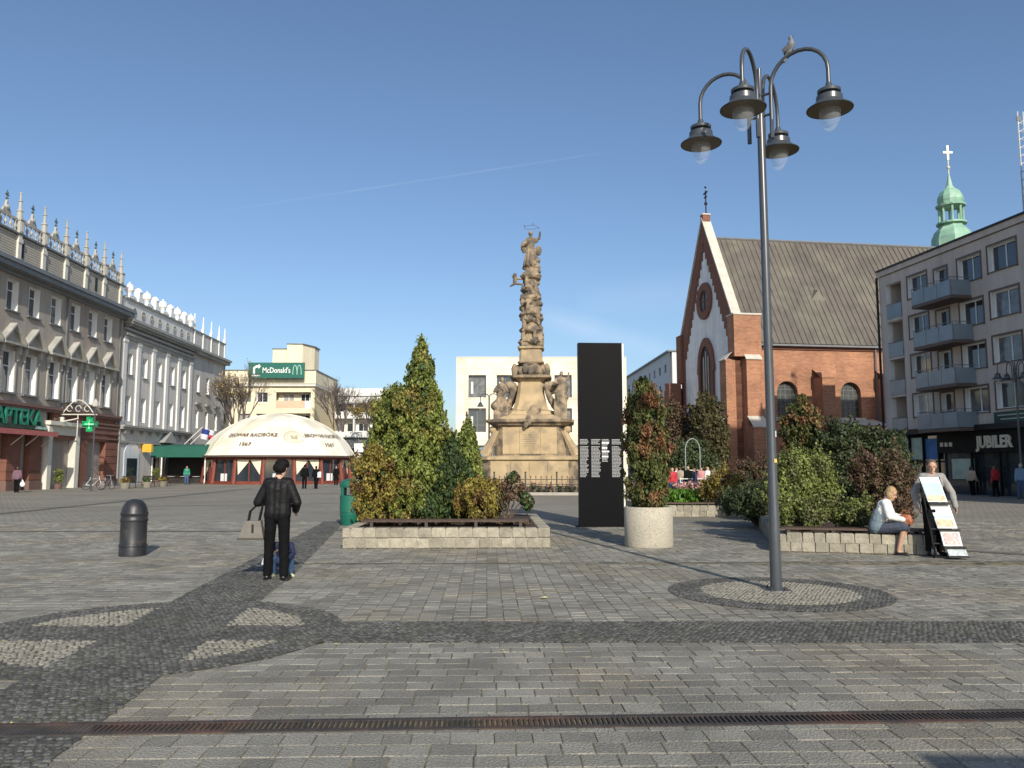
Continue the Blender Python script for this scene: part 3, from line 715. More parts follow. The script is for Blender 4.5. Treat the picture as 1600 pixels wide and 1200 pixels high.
# flags
def flag(x,cols,label,tilt):
    f=thing('flag',label,'flag',(-33.9,55,0),R(91.8)); s=MB(); s.tube([(x,-.1,4.0),(x+.05,-1.95,5.85)],.04,6); s.build('pole',m_white,f)
    n=len(cols)
    for i,cm in enumerate(cols):
        m=MB(); a0,a1=i/n,(i+1)/n; vs=[];K=8
        for k in range(K+1):
            t=k/K
            for a in(a0,a1):
                vs.append((x+.06+t*1.0-.1*a,-1.95-.5*t+a*.1+.12*math.sin(t*7+a),5.75-a*1.1-.3*t))
        m.add(vs,[(2*k,2*k+1,2*k+3,2*k+2) for k in range(K)]); m.build('stripe',cm,f)
m_fw=mat('flag white',(.75,.75,.78),.7,transl=.2); m_fr=mat('flag red',(.65,.06,.07),.7,transl=.2); m_fb=mat('flag blue',(.03,.05,.28),.7,transl=.2)
flag(30.0,[m_fb,m_fw],'blue and white flag on a pole slanting from the pale grey house',0)
flag(31.6,[m_fw,m_fr],'white and red flag on a pole slanting from the pale grey house',0)

# ================= yellow building with the restaurant sign on its roof
m_yel=mat('pale yellow render',(.72,.60,.36),.9,var=.05,scale=.5)
m_yel2=mat('cream render',(.76,.68,.49),.9,streak=.10,var=.05,scale=.5)
m_peach=mat('peach panel',(.72,.46,.32),.8,var=.05)
Y=thing('yellow_block','pale yellow four storey block with recessed balconies and stair tower','building',(-38.5,105,0),0)
wn=[(2.5,4.1),(4.85,6.3)]; 
ops=[(a,b,z,z+1.3) for z in(10.1,7.3,4.5) for a,b in wn]+[(7.4,12.0,z-.7,z+1.45) for z in(10.0,7.2,4.4)]+[(-.0+.2,.9,z,z+1.3) for z in(10.1,7.3)]
wall_open(-2,12.5,0,12.2,ops,.35,'wall',[m_yel2,m_white],Y)
wall_open(12.5,12.501,0,12.2,[],.1,'wall',[m_yel,m_yel],Y)
MB().box(-2,12.4,1.6,14,0,12.2).build('wall',m_yel,Y)
s=MB(); s.box(12.4,12.5,0.003,12,0,12.2); s.build('wall',m_yel,Y)
for z in(10.1,7.3,4.5):
    for a,b in wn: window(Y,(a+b)/2,z,b-a,1.3,.33,m_pvc,m_glass,1)
for z in(9.3,6.5,3.7):
    MB().box(7.4,12.0,1.2,1.3,z,z+2.15).build('balcony_wall',m_yel2,Y)
    window(Y,8.8,z+.9,1.5,1.1,1.19,m_pvc,m_glass,1); window(Y,11.0,z+.2,1.2,1.8,1.19,m_pvc,m_glass,1)
    MB().box(7.4,11.2,.02,.08,z+.0,z+1.0).build('balcony_panel',m_peach,Y)
    MB().box(11.22,12.0,.03,.06,z+.0,z+1.0).build('balcony_panel',m_pvc,Y)
s=MB(); s.box(-2.2,12.7,-.4,13,12.2,12.45); s.build('roof_slab',m_cream,Y)
MB().box(-2.15,12.65,-.36,12.9,12.45,12.55).build('roof_edge',m_lead,Y)
MB().box(-2.1,12.6,.0,12.9,12.55,14.3).build('parapet',m_yel2,Y)
MB().box(-2.2,12.7,-.1,13,14.3,14.42).build('roof_edge',m_lead,Y)
s=MB(); s.box(5.9,8.0,3,7,14.42,17.6); s.build('stair_tower',m_yel2,Y)
s=MB(); s.slab([(8.003,2.5),(10,2.8),(11.0,5.5),(11.0,8),(8.003,8)],14.42,18.2); s.build('stair_tower',m_yel2,Y)
s=MB(); s.slab([(7.9,2.4),(10.1,2.7),(11.15,5.4),(11.15,8.1),(7.9,8.1)],18.2,18.35); s.box(5.8,7.89,2.9,7.1,17.6,17.72); s.build('roof_edge',m_lead,Y)
sg=thing('roof_sign','dark green rooftop sign reading McDonald\'s with an arrow and a pale arch mark','sign',(-38.5,104.3,0),0)
m_sgn=mat('deep teal sign',(.008,.115,.085),.5,var=.04)
MB().box(3.95,11.3,-.25,.0,13.2,15.25).build('board',m_sgn,sg)
text('letters',"McDonald's",1.0,m_white,sg,(7.65,-.28,14.2),ext=.02,sx=.78,off=.012)
s=MB()
s.prism([(4.45,13.45),(5.5,13.45),(5.5,13.58),(4.45,13.58)],-.29,-.252)
s.prism([(4.6,13.7),(4.85,13.7),(4.85,14.45),(5.1,14.6),(5.3,14.6),(5.3,14.4),(5.6,14.75),(5.3,15.08),(5.3,14.88),(5.0,14.88),(4.6,14.6)][::-1],-.29,-.252); s.build('arrow_mark',m_white,sg)
def archm(mb,cx,z0,w_,h_,r,y):
    for sg_ in(-1,1):
        pts=[(cx+sg_*w_*.5*(0.5-.5*math.cos(t)) if False else cx+sg_*(w_/4-w_/4*math.cos(t)),y,z0+h_*math.sin(t)**.8) for t in np.linspace(.02,math.pi-.02,14)]
        mb.tube(pts,r,6)
s=MB(); archm(s,10.35,13.6,1.1,1.3,.055,-.27); s.build('arch_mark',mat('pale mint',(.35,.6,.5),.5),sg)
s=MB(); 
for x in(5,7.6,10.5): s.tube([(x,.05,14.42),(x,.05,13.3)],.05,5); s.tube([(x,.9,14.43),(x,.05,14.9)],.04,5)
s.build('frame',m_lead,sg)

# ================= white flats and flat roofed pavilion
WF=thing('white_flats','white block of flats with long balconies behind the bare trees','building',(-27,118,0),0)
m_wf=mat('white render',(.66,.66,.64),.85,var=.05)
MB().box(0,11,1.2,12,0,12.2).build('wall',m_wf,WF)
MB().box(-.2,8,.9,12,12.2,13.3).build('roof',m_wf,WF)
MB().box(-.3,11.2,-.4,12,10.9,11.1).build('roof_edge',m_lead,WF)
for z in(8.9,6.0,3.1):
    MB().box(0,11,-.3,1.19,z-.15,z).build('balcony_slab',m_wf,WF)
    for k in range(3):
        MB().box(.2+k*3.7,3.5+k*3.7,-.28,-.2,z+.003,z+.85).build('balcony_panel',m_wf,WF)
        window(WF,1.2+k*3.7,z+.9,1.5,1.2,1.18,m_pvc,m_glass,1); window(WF,2.9+k*3.7,z+.1,.9,2,1.18,m_pvc,m_glass,0)
for k in range(4): MB().box(k*3.6,k*3.6+.2,-.3,1.19,0,10.89).build('divider',m_wf,WF)
PV=thing('glass_pavilion','low flat roofed glass pavilion with a white fascia beside the domed tent','building',(-23.2,92,0),0)
MB().box(0,7.6,-.3,8,5.0,5.6).build('roof',m_wf,PV)
MB().box(.1,7.4,.2,7.8,3.8,5.0).build('wall',m_lead,PV)
for k in range(5): MB().box(.1+k*1.8,.28+k*1.8,0.02,.19,0,5.0).build('post',m_lead,PV)
for k in range(4): MB().box(.3+k*1.8,1.85+k*1.8,.21,.26,.1,3.79).build('pane',m_glass,PV)
PL=thing('pole_sign','white tapering advertising panel on a post beside the domed tent','sign',(-15.25,80,0),0)
MB().prism([(-.42,3.1),(.42,3.1),(.5,3.95),(-.5,3.95)][::1],-.06,.06).build('panel',m_white,PL)
MB().prism([(-.12,0.0),(.12,0),(.24,2.95),(-.24,2.95)],-.06,.06).build('panel',m_white,PL)
MB().box(-.03,.03,.065,.1,0,4).build('post',m_lead,PL)
WB2=MB(); 
LOW=thing('low_yellow_house','low pale yellow house behind the bare trees','building',(-20,130,0),0)
MB().box(0,8,0,8,0,7.6).build('wall',m_yel2,LOW); MB().box(-.3,8.3,-.3,8.3,7.6,8.0).build('roof',m_wf,LOW)
for k in range(3): window(LOW,1.5+k*2.5,5.2,1.3,1.2,-.003,m_pvc,m_glass,1)

# ================= museum: pale stone clad block with square recessed windows
m_mus=brickmat('limestone cladding',(.86,.78,.62),(.80,.71,.55),(.60,.52,.40),1.0,.55,.016,off=0.0)
MU=thing('stone_clad_block','pale limestone clad three storey block with square recessed windows','building',(-5.97,85,0),0)
cols=[(1.32,3.2),(4.33,6.2),(7.4,9.3),(10.5,12.35),(13.6,15.5)]
ops=[(a,b,9.0,11.4) for a,b in cols]+[(a,b,5.3,7.84) for a,b in cols]+[(.5,17.5,.0,3.9)]
wall_open(0,18.2,0,13.3,ops,.55,'wall',[m_mus,m_lead],MU)
s=MB(); s.box(.002,18.1,.75,12,0,13.0); s.box(18.1,18.2,0.003,12,0,13.3); s.box(0,.0015,.003,12,0,13.3); s.build('wall',m_mus,MU)
MB().box(-.04,18.24,-.04,12,13.3,13.38).build('coping',m_wf,MU)
for a,b in cols:
    for z,h in((9.0,2.4),(5.3,2.54)):
        window(MU,(a+b)/2,z,b-a,h,.5,m_lead,m_glass,1,(.3,)); MB().box(a+.25,a+.5,.3,.35,z+.4,z+1.7).build('blind',m_wf,MU)
for k in range(5): window(MU,2.2+k*3.4,0,3.4,3.9,.5,m_lead,m_glass,1,(.7,))
bu=thing('blue_parasol','bright blue cafe parasol between the small thuja and the monument','parasol',(-2.6,68,0),0)
m_blue=mat('bright blue fabric',(.10,.42,.75),.8,transl=.15)
MB().add([(-1,-1,2.4),(1,-1,2.4),(1,1,2.4),(-1,1,2.4),(0,0,3.3)],[(0,1,4),(1,2,4),(2,3,4),(3,0,4)]).build('canopy',m_blue,bu)
MB().box(-1,1,-1.01,-.99,2.2,2.4).build('valance',m_blue,bu); MB().tube([(0,0,0),(0,0,3.2)],.03,6).build('pole',m_white,bu)

# ================= street building behind the church (right)
SB=thing('street_block','long white rendered block running away behind the church','building',(22.7,168,0),R(-88))
m_sb=mat('cool white render',(.62,.63,.64),.9,var=.04)
ops=[(2+k*4,3.4+k*4,z,z+1.3) for k in range(11) for z in(16.4,13.4,10.4,7.4,4.4)]
wall_open(0,46,0,19.3,ops,.2,'wall',[m_sb,m_sb],SB)
MB().box(.0,46,.3,12,0,19.2).build('wall',m_sb,SB) 
MB().box(46.0,46.1,.3,12,0,19.3).build('wall',m_sb,SB)
MB().box(-.2,46.3,-.4,12,19.3,19.55).build('roof_edge',m_lead,SB)
for k in range(11):
    for z in(16.4,13.4,10.4,7.4,4.4): window(SB,2.7+k*4,z,1.4,1.3,.19,m_lead,m_glass,1)
# ================= church
m_brick=brickmat('orange red brick',(.43,.185,.095),(.30,.115,.06),(.36,.265,.18),.36,.12,.012)
m_brickd=mat('brick dressing',(.20,.085,.055),.85,var=.2,scale=6,bump=.3,bscale=30)
m_plas=mat('weathered white plaster',(.80,.80,.79),.9,streak=.12,var=.08,scale=1.2,bump=.2,bscale=20)
m_roof=mat('standing seam roof metal',(.125,.108,.09),.55,metal=0,streak=.15,var=.14,scale=.5,c2=(.15,.135,.105),c2scale=.3)
m_cap=mat('weathered stone cap',(.55,.51,.43),.85,var=.15,scale=2)
m_lg2=mat('leaded church glass',(.06,.065,.06),.35,var=.3,scale=3)
C=thing('brick_church','orange brick gothic church with a steep grey seamed roof and white plastered gable','church',(19.1,68,0),R(8.5))
GW=12.8; EZ=12.2; RZ=23.3
# nave walls
def arch_pts(cx,z0,z1,hw,n=10,pointed=False):
    # outline going up the left side, round the arch and down the right
    zs=z1-(hw if not pointed else hw*1.5)
    pts=[(cx-hw,z0),(cx-hw,zs)]
    for i in range(1,n):
        t=i/n
        if not pointed: a=math.pi*(1-t); pts.append((cx+hw*math.cos(a),zs+hw*math.sin(a)))
        else:
            x=-hw+2*hw*t; pts.append((cx+x,zs+hw*1.5*math.sqrt(max(0,1-(abs(x)/hw)**1.7))))
    pts+= [(cx+hw,zs),(cx+hw,z0)]
    return pts
def arch_wall(x0,x1,z0,z1,arches,depth,name,mats,parent,y=0,rz=0,loc=(0,0,0)):
    """wall strip with arched openings (outlines); built column by column"""
    m=MB(); x=x0
    for pts in arches:
        a=pts[0][0]; b=pts[-1][0]; zb=pts[0][1]
        m.add([(x,y,z0),(a,y,z0),(a,y,z1),(x,y,z1)],[(0,1,2,3)])
        if zb>z0: m.add([(a,y,z0),(b,y,z0),(b,y,zb),(a,y,zb)],[(0,1,2,3)])
        for i in range(1,len(pts)-2):
            p,q=pts[i],pts[i+1]; m.add([(p[0],y,p[1]),(q[0],y,q[1]),(q[0],y,z1),(p[0],y,z1)],[(0,1,2,3)])
        for i in range(len(pts)-1):
            p,q=pts[i],pts[i+1]; m.add([(p[0],y,p[1]),(q[0],y,q[1]),(q[0],y+depth,q[1]),(p[0],y+depth,p[1])],[(0,1,2,3)],1)
        m.add([(a,y,zb),(b,y,zb),(b,y+depth,zb),(a,y+depth,zb)],[(0,1,2,3)],1)
        x=b
    m.add([(x,y,z0),(x1,y,z0),(x1,y,z1),(x,y,z1)],[(0,1,2,3)])
    return m.build(name,mats,parent,loc,rz)
sw=[4.7,10.6,16.5,22.5,28.5,34.5]
ar=[arch_pts(c,5.9,9.0,.95) for c in sw]
arch_wall(.0,40,0,EZ-.1,ar,.5,'side_wall',[m_brick,m_brick],C)
for c in sw:
    gl=arch_pts(c,5.9,9.0,.95)
    gq=MB().prism(gl[::-1],.46,.52).build('window',m_lg2,C)
    s=MB()
    for k in range(5): s.box(c-.93,c+.93,.42,.459,6.3+k*.5,6.34+k*.5)
    for k in(-.45,0,.45): s.box(c+k-.02,c+k+.02,.425,.4595,5.95,8.8)
    s.build('glazing_bar',m_lead,gq)
    MB().box(c-1.2,c+1.2,-.22,-.003,5.55,5.85).build('sill',m_cap,C)
MB().box(.92,40,.6,GW,0,EZ-.2).build('nave',m_brick,C)
s=MB(); s.box(0,40,-.14,-.003,11.75,12.1); s.build('eaves_cornice',m_brickd,C)
MB().box(.9,40,-.5,-.145,12.0,12.16).build('gutter',m_lead,C)
# roof slopes with standing seams
hy=GW/2
rf=MB(); rf.add([(.9,-.55,EZ-.0),(40,-.55,EZ-.0),(40,hy,RZ),(.9,hy,RZ)],[(0,1,2,3)]); rf.add([(.9,GW+.55,EZ),(40,GW+.55,EZ),(40,hy,RZ),(.9,hy,RZ)],[(3,2,1,0)])
roof=rf.build('roof',m_roof,C)
sl=math.hypot(hy+.55,RZ-EZ); an=math.atan2(RZ-EZ,hy+.55)
seam=MB().box(-.03,.03,0,sl,.0,.07).mesh('seam',m_roof)
for k in range(72): add('seam',seam,roof,(1.2+k*.54,-.55,EZ),rot=(an,0,0))
s=MB(); s.tube([(.8,hy,RZ+.05),(40,hy,RZ+.05)],.14,6); s.build('ridge',m_lead,C)
# tiny dormer
def roofpt(x,t): return (x,-.55+t*(hy+.55),EZ+t*(RZ-EZ))
p=roofpt(9.2,.40)
d=MB(); d.add([(p[0]-.75,p[1],p[2]),(p[0]+.75,p[1],p[2]),(p[0],p[1],p[2]+1.0),(p[0],p[1]+.9,p[2]+1.25)],[(0,1,2),(0,2,3),(1,3,2)]); d.build('dormer',m_roof,C)
# gable wall: local x of the wall runs along the church's y
gb=lambda m,name,mm: m.build(name,mm,C)
TZ=25.0; thk=.62
def GY(mb,poly,x0,x1,mi=0):   # polygon in (y,z) extruded along x
    n=len(poly); vs=[(x0,y,z) for y,z in poly]+[(x1,y,z) for y,z in poly]
    mb.add(vs,[tuple(range(n))[::-1],tuple(range(n,2*n))]+[(i,(i+1)%n,n+(i+1)%n,n+i) for i in range(n)],mi)
# plaster field, brick frame with stepped corbels standing proud
s=MB(); GY(s,[(.8,0),(GW-.8,0),(GW-.8,12.8),(hy,23.8),(.8,12.8)],.12,thk); s.build('gable_field',m_plas,C)
s=MB(); GY(s,[(-.0,0),(.9,0),(.9,12.6),(-.0,12.6)],0,thk-.01); GY(s,[(GW-.9,0),(GW,0),(GW,12.6),(GW-.9,12.6)],0,thk-.01)
GY(s,[(0,12.6),(.9,12.6),(hy,22.9),(hy,25.0),(0,14.3)],0,thk-.01); GY(s,[(GW,12.6),(GW,14.3),(hy,25.0),(hy,22.9),(GW-.9,12.6)],0,thk-.01)
s.build('gable_frame',m_brickd,C)
def gz(y): return 12.6+(min(y,GW-y)-.9)*(22.9-12.6)/(hy-.9)
cb=MB().box(-.0,.3,-.24,.24,-.62,.1).mesh('corbel',m_brickd)
for k in range(14):
    t=(k+.5)/14; y=.9+t*(hy-.9)
    for yy in(y,GW-y): add('corbel',cb,C,(.03,yy,gz(y)))
for sgn in(0,1):    # light stone coping on the sloping edges
    yy=(0,hy) if sgn==0 else (GW,hy)
    s=MB(); vs=[]
    for y,z in((yy[0],14.35),(yy[1],25.05)):
        for dx in(-.12,thk+.12):
            vs+=[(dx,y,z),(dx,y,z+.28)]
    s.add(vs,[(0,1,3,2),(4,6,7,5),(0,4,5,1),(2,3,7,6),(1,5,7,3),(0,2,6,4)]); s.build('coping',m_cap,C)
s=MB(); s.box(-.06,thk+.06,hy-.3,hy+.3,24.6,25.5); s.build('apex_block',m_brickd,C); MB().box(-.1,thk+.1,hy-.36,hy+.36,25.503,25.62).build('coping',m_cap,C)
s=MB(); s.tube([(.4,hy,25.6),(.4,hy,28.0)],.06,6); s.box(.34,.46,hy-.45,hy+.45,27.7,27.82); s.box(.34,.46,hy-.3,hy+.3,27.3,27.4); s.ball((.4,hy,26.7),.17,8,6); s.ball((.4,hy,28.3),.12,6,4); s.build('cross',m_black,C)
# shoulders
s=MB(); s.box(-.25,2.2,-.55,.8,11.0,14.6); s.build('shoulder_pier',m_brick,C); 
s=MB(); s.box(-.25,1.2,GW-.6,GW+.7,10.0,14.9); s.build('shoulder_pier',m_brickd,C); 
s=MB(); s.box(-.32,2.27,-.62,.87,14.603,14.75); s.build('coping',m_cap,C)
# round window and tall gothic window in the gable
s=MB(); 
n=24
def ringx(mb,cy,cz,r0,r1,x0,x1,sy=1):
    vs=[];fs=[]
    for i in range(n):
        a=2*math.pi*i/n
        for r in(r0,r1):
            for x in(x0,x1): vs.append((x,cy+r*math.cos(a),cz+r*math.sin(a)*sy))
    for i in range(n):
        j=(i+1)%n
        fs+= [(4*i,4*j,4*j+2,4*i+2),(4*i,4*i+1,4*j+1,4*j),(4*i+2,4*j+2,4*j+3,4*i+3)]
    mb.add(vs,fs)
ringx(s,6.45,17.2,1.0,1.75,-.1,.3); q=s.build('round_window',m_brickd,C)
s=MB(); GY(s,[(6.45+1.0*math.cos(a),17.2+1.0*math.sin(a)) for a in np.linspace(0,2*math.pi,20)[:-1]],.06,.115); s.build('pane',m_lg2,q)
s=MB(); s.box(-.02,.05,6.4,6.5,16.2,18.2); s.box(-.02,.055,5.45,7.45,17.15,17.25); s.build('glazing_bar',m_brickd,q)
o1=arch_pts(6.4,10.4,13.7,2.0,12,True); o2=arch_pts(6.4,10.4,12.9,1.35,12,True)
s=MB(); 
s.box(-.1,.12,4.65,5.05,4,10.4); s.box(-.1,.12,7.75,8.15,4,10.4)
for pts,x0 in((o1,-.1),):
    nn=len(pts); vs=[]
    for (y,z),(y2,z2) in zip(o1,o2): vs+= [(x0,y,z),(x0,y2,z2),(.4,y2,z2),(.4,y,z)]
    fs=[]
    for i in range(nn-1): 
        a=4*i;b=4*(i+1); fs+= [(a,b,b+1,a+1),(a+1,b+1,b+2,a+2),(a,a+3,b+3,b)]
    s.add(vs,fs)
q=s.build('gothic_window',m_brickd,C)
o3=arch_pts(6.4,4.0,12.9,1.35,12,True); s=MB(); GY(s,o3[::-1],.05,.118); s.build('pane',m_black,q)
s=MB(); s.box(-.03,.045,5.8,5.92,4,11.9); s.box(-.03,.045,6.88,7.0,4,11.9); s.box(-.025,.04,6.34,6.46,4,12.4); s.build('mullion',m_cap,q)
# buttresses: stepped with sloped caps
def buttress(x,y,wd,dp,h1,h2,ang,capm,name='buttress',mm=None,step=.45):
    b=MB(); b.box(-wd/2,wd/2,-dp,0,0,h1); b.box(-wd/2,wd/2,-dp*step,-.0,h1+.001,h2-.4)
    o=b.build(name,mm or m_brick,C,(x,y,0),ang)
    c=MB(); c.add([(-wd/2-.08,-dp-.1,h1),(wd/2+.08,-dp-.1,h1),(wd/2+.08,-dp*step,h1+.9),(-wd/2-.08,-dp*step,h1+.9),(-wd/2-.08,-dp-.1,h1-.12),(wd/2+.08,-dp-.1,h1-.12)],[(0,1,2,3),(4,5,1,0),(4,0,3),(5,2,1)])
    c.build('cap',capm,o); c=MB(); c.add([(-wd/2-.08,-dp*step-.1,h2-.4),(wd/2+.08,-dp*step-.1,h2-.4),(wd/2+.08,0,h2+.5),(-wd/2-.08,0,h2+.5),(-wd/2-.08,-dp*step-.1,h2-.5),(wd/2+.08,-dp*step-.1,h2-.5)],[(0,1,2,3),(4,5,1,0),(4,0,3),(5,2,1)])
    c.build('cap',capm,o)
buttress(1.3,0,1.3,1.9,5.0,11.2,0,m_cap)
buttress(0,.6,1.3,1.9,5.0,11.2,R(-90),m_cap)
for x in (7.7,13.6,19.5,25.5,31.5): buttress(x,0,1.15,1.5,9.3,9.6,0,m_brick,step=.97)
s=MB(); s.box(-.6,6,GW+.7,GW+3.6,0,9.6); s.build('lean_to',m_brickd,C); s=MB(); s.box(-1.5,-.26,GW-.5,GW+.6,0,10); s.build('buttress',m_brickd,C)
s=MB(); s.box(-.12,-.003,0.7,1.1,0,.5); 
MB().box(7.0,12.6,-2.2,-.003,0,5.1).build('side_chapel',m_brick,C); MB().add([(6.9,-2.35,5.1),(12.7,-2.35,5.1),(12.7,-.004,5.75),(6.9,-.004,5.75)],[(0,1,2,3)]).build('chapel_roof',m_cap,C)
s=MB(); s.tube([(13.0,-.2,12.0),(13.0,-.25,9.5),(13.0,-.2,0)],.07,6); s.build('downpipe',m_lead,C)
# copper cupola rising behind the flats: ridge turret of a second church
m_cop=mat('verdigris copper',(.24,.42,.31),.6,var=.2,scale=.8,c2=(.33,.50,.38),c2scale=.5)
K=thing('copper_cupola','green copper church cupola with open lantern and gilded cross above the flats','cupola',(53.6,95,0),0)
K.scale=(1,1,1)
m_ct=mat('tower render',(.6,.55,.45),.9)
MB().lathe([(3.2,0),(3.2,26.0)],8,ph=R(22.5)).build('tower',m_ct,K)
MB().lathe([(3.3,26.0),(2.9,26.8),(2.5,27.5),(2.35,28.2),(2.3,29.3),(1.95,30.1),(1.4,30.7),(1.3,31.0)],8,ph=R(22.5)).build('lower_dome',m_cop,K)
MB().lathe([(1.7,31.0),(1.7,31.2)],16).build('ledge',m_cop,K)
for i in range(8):
    a=R(22.5+45*i); MB().tube([(1.3*math.cos(a),1.3*math.sin(a),31.2),(1.3*math.cos(a),1.3*math.sin(a),33.2)],.13,6).build('column',m_cop,K)
MB().lathe([(1.65,33.2),(1.7,33.4),(1.3,33.5)],16).build('ledge',m_cop,K)
MB().lathe([(1.3,33.5),(1.45,34.0),(1.4,34.5),(1.1,35.1),(.6,35.5),(.35,35.9),(.22,36.6),(.08,37.4)],12).build('upper_dome',m_cop,K)
m_gold=mat('bright gilding',(.7,.66,.52),.35,metal=.3)
s=MB(); s.tube([(0,0,37.4),(0,0,41.0)],.09,6); s.ball((0,0,38.2),.22,8,6); s.box(-.58,.58,-.08,.08,40.0,40.25); s.box(-.12,.12,-.081,.081,39.2,41.0); s.build('cross',m_gold,K)

# ================= block of flats with the jeweller below
m_flat=mat('taupe grey render',(.58,.505,.44),.9,streak=.10,var=.05,scale=.6,bump=.15,bscale=30,c2=(.53,.455,.40),c2scale=.2)
m_brown=mat('brown fascia',(.12,.085,.07),.7,var=.1)
m_bglass=mat('blue tinted balcony glass',(.26,.32,.36),.25,var=.12,scale=1,alpha=.75)
m_shop=mat('black shopfront',(.010,.010,.011),.6,var=.2,spec=.15)
Bk=thing('apartment_block','taupe grey block of flats with blue glass balconies over black shopfronts','building',(25.7,55,0),R(-81.6))
fl=[12.62,9.98,7.42,4.85]      # window sill heights
def bay(x): return [(x+3.1,x+5.0,0,1.45),(x+5.75,x+6.9,.15,1.3),(x+7.85,x+9.75,-.1,1.4),(x+10.35,x+12.45,0,1.5)]
BE=34
ops=[]; wins=[]
for z in fl:
    ops.append((.75,2.4,z-1.0,z+1.45))
    for bx in(0,12.7):
        for a,b,c,d in bay(bx):
            ops.append((a,b,z+c,z+d)); wins.append((a,b,z+c,z+d))
wall_open(.0,BE,4.05,14.75,ops,.36,'wall',[m_flat,m_white],Bk)
MB().box(.0,BE,1.6,12,0,14.7).build('wall',m_flat,Bk)
s=MB(); s.box(2.4,BE,.42,1.59,3.9,14.7); s.box(-.0,.74,.002,1.59,0,14.7); s.build('wall',m_flat,Bk)
for a,b,c,d in wins:
    mm=1 if b-a>1.5 else 0
    window(Bk,(a+b)/2,c,b-a,d-c,.34,m_pvc,m_glass,mm,None)
    sillbox(Bk,(a+b)/2,c,b-a+.1,m_brown,.08,.05)
    s=MB(); t=.1
    s.box(a-t,a,-.03,-.003,c-t,d+t); s.box(b,b+t,-.03,-.003,c-t,d+t); s.box(a,b,-.031,-.003,d,d+t); s.build('window_surround',m_brown,Bk)
for z in fl:
    MB().box(.78,2.4,-.05,1.5,z-1.14,z-1.003).build('loggia_slab',m_flat,Bk)
    MB().box(.8,2.38,-.05,-.01,z-.98,z-.02).build('balcony_panel',m_bglass,Bk)
    MB().tube([(.78,-.03,z+.04),(2.4,-.03,z+.04)],.025,6).build('rail',m_lead,Bk)
    for bx in(0,12.7):
        bo=MB().box(bx+5.3,bx+8.9,-1.35,-.003,z-1.15,z-.98).build('balcony',m_brown,Bk)
        for k in range(3): MB().box(bx+5.35+k*1.18,bx+6.48+k*1.18,-1.35,-1.31,z-.95,z-.05).build('panel',m_bglass,bo)
        MB().box(bx+5.31,bx+5.345,-1.3,-.05,z-.95,z-.05).build('panel',m_bglass,bo); MB().box(bx+8.86,bx+8.895,-1.3,-.05,z-.95,z-.05).build('panel',m_bglass,bo)
        s=MB(); s.tube([(bx+5.33,-.02,z+.1),(bx+5.33,-1.33,z+.1),(bx+8.88,-1.33,z+.1),(bx+8.88,-.02,z+.1)],.025,6)
        for xx in(5.33,6.5,7.7,8.88): s.tube([(bx+xx,-1.33,z-.98),(bx+xx,-1.33,z+.1)],.02,5)
        s.build('rail',m_lead,bo)
        if z>5.5 and bx==0: 
            pass
MB().box(-.02,BE,-.12,12.2,14.8,15.15).build('soffit',m_flat,Bk); MB().box(-.05,BE,-.2,12.3,15.153,15.27).build('roof_edge',m_black,Bk)
TB=thing('shade_tower_block','tall unseen tower block added beyond the right edge to shade the church base','building',(26.9,26,0),R(-90))  # added unseen block; casts the low shadow on the church base
tw=[(1+k*2.3,2.4+k*2.3,3.5+f*3.0,5.0+f*3.0) for k in range(3) for f in range(8)]
wall_open(0,8,0,28.3,tw,.3,'wall',[m_flat,m_white],TB); MB().box(0,8,.33,6,0,28.2).build('wall',m_flat,TB); MB().box(-.1,8.1,-.1,6.1,28.3,28.5).build('roof_edge',m_black,TB)
for a,b,c,d in tw: window(TB,(a+b)/2,c,b-a,d-c,.28,m_pvc,m_glass,1)
# unseen taller part added to the block, out of view, to shade the church
tw=[(15.0+k*2.6,16.6+k*2.6,16.2+f*2.7,17.6+f*2.7) for k in range(3) for f in range(2)]
wall_open(13.7,24,15.3,21.4,tw,.3,'shade_upper_wall',[m_flat,m_white],Bk,.4)
MB().box(13.7,24,.72,7.2,15.3,21.3).build('shade_upper_wall',m_flat,Bk); MB().box(13.6,24.1,.2,7.4,21.4,21.6).build('roof_edge',m_black,Bk)
for a,b,c,d in tw: window(Bk,(a+b)/2,c,b-a,d-c,.68,m_pvc,m_glass,1)
MB().tube([(-.12,-.1,0),(-.12,-.1,14.8)],.09,6).build('downpipe',m_black,Bk)
s=MB(); s.box(.0,BE,-.35,1.5,3.72,4.04); s.build('canopy',m_black,Bk)
# shopfronts
MB().box(0.75,BE,1.2,1.25,0,3.7).build('shop_glass',m_glass,Bk)
pp=MB()
for x in(.9,2.3,3.7,5.15,8.0,8.3,10.2,12.2,14.0,17,20,23): MB().box(x,x+.1,.0,.12,0,3.7).build('shop_post',m_shop,Bk)
MB().box(5.25,BE,-.05,.1,2.45,3.7).build('shop_fascia',m_shop,Bk)
MB().box(.9,5.2,-.02,.10,1.9,2.0).build('shop_rail',m_shop,Bk)
m_pale=mat('pale green poster',(.42,.50,.40),.6,var=.15,scale=3)
m_bluep=mat('deep blue poster',(.05,.16,.38),.6,var=.2,scale=3)
for a,b,z0,z1,mm in((1.1,2.2,2.1,3.5,m_pale),(2.45,3.6,2.1,3.5,m_pale),(3.85,5.1,2.1,3.4,m_bluep),(1.6,3.3,.9,1.8,m_pale),(6.2,8.2,.9,2.1,m_pale)):
    MB().box(a,b,.14,.17,z0,z1).build('poster',mm,Bk)
MB().box(0.9,BE,.3,.35,0,2.44).build('shop_glass',m_glass,Bk)
jw=thing('jeweller_sign','cream raised letters reading JUBILER on the black shopfront under the flats','sign',(25.7,55,0),R(-81.6))
m_creaml=mat('cream letters',(.62,.55,.42),.5)
text('letters','JUBILER',.92,m_creaml,jw,(10.05,-.1,3.0),ext=.04,sx=.86,off=.035)
s=MB()
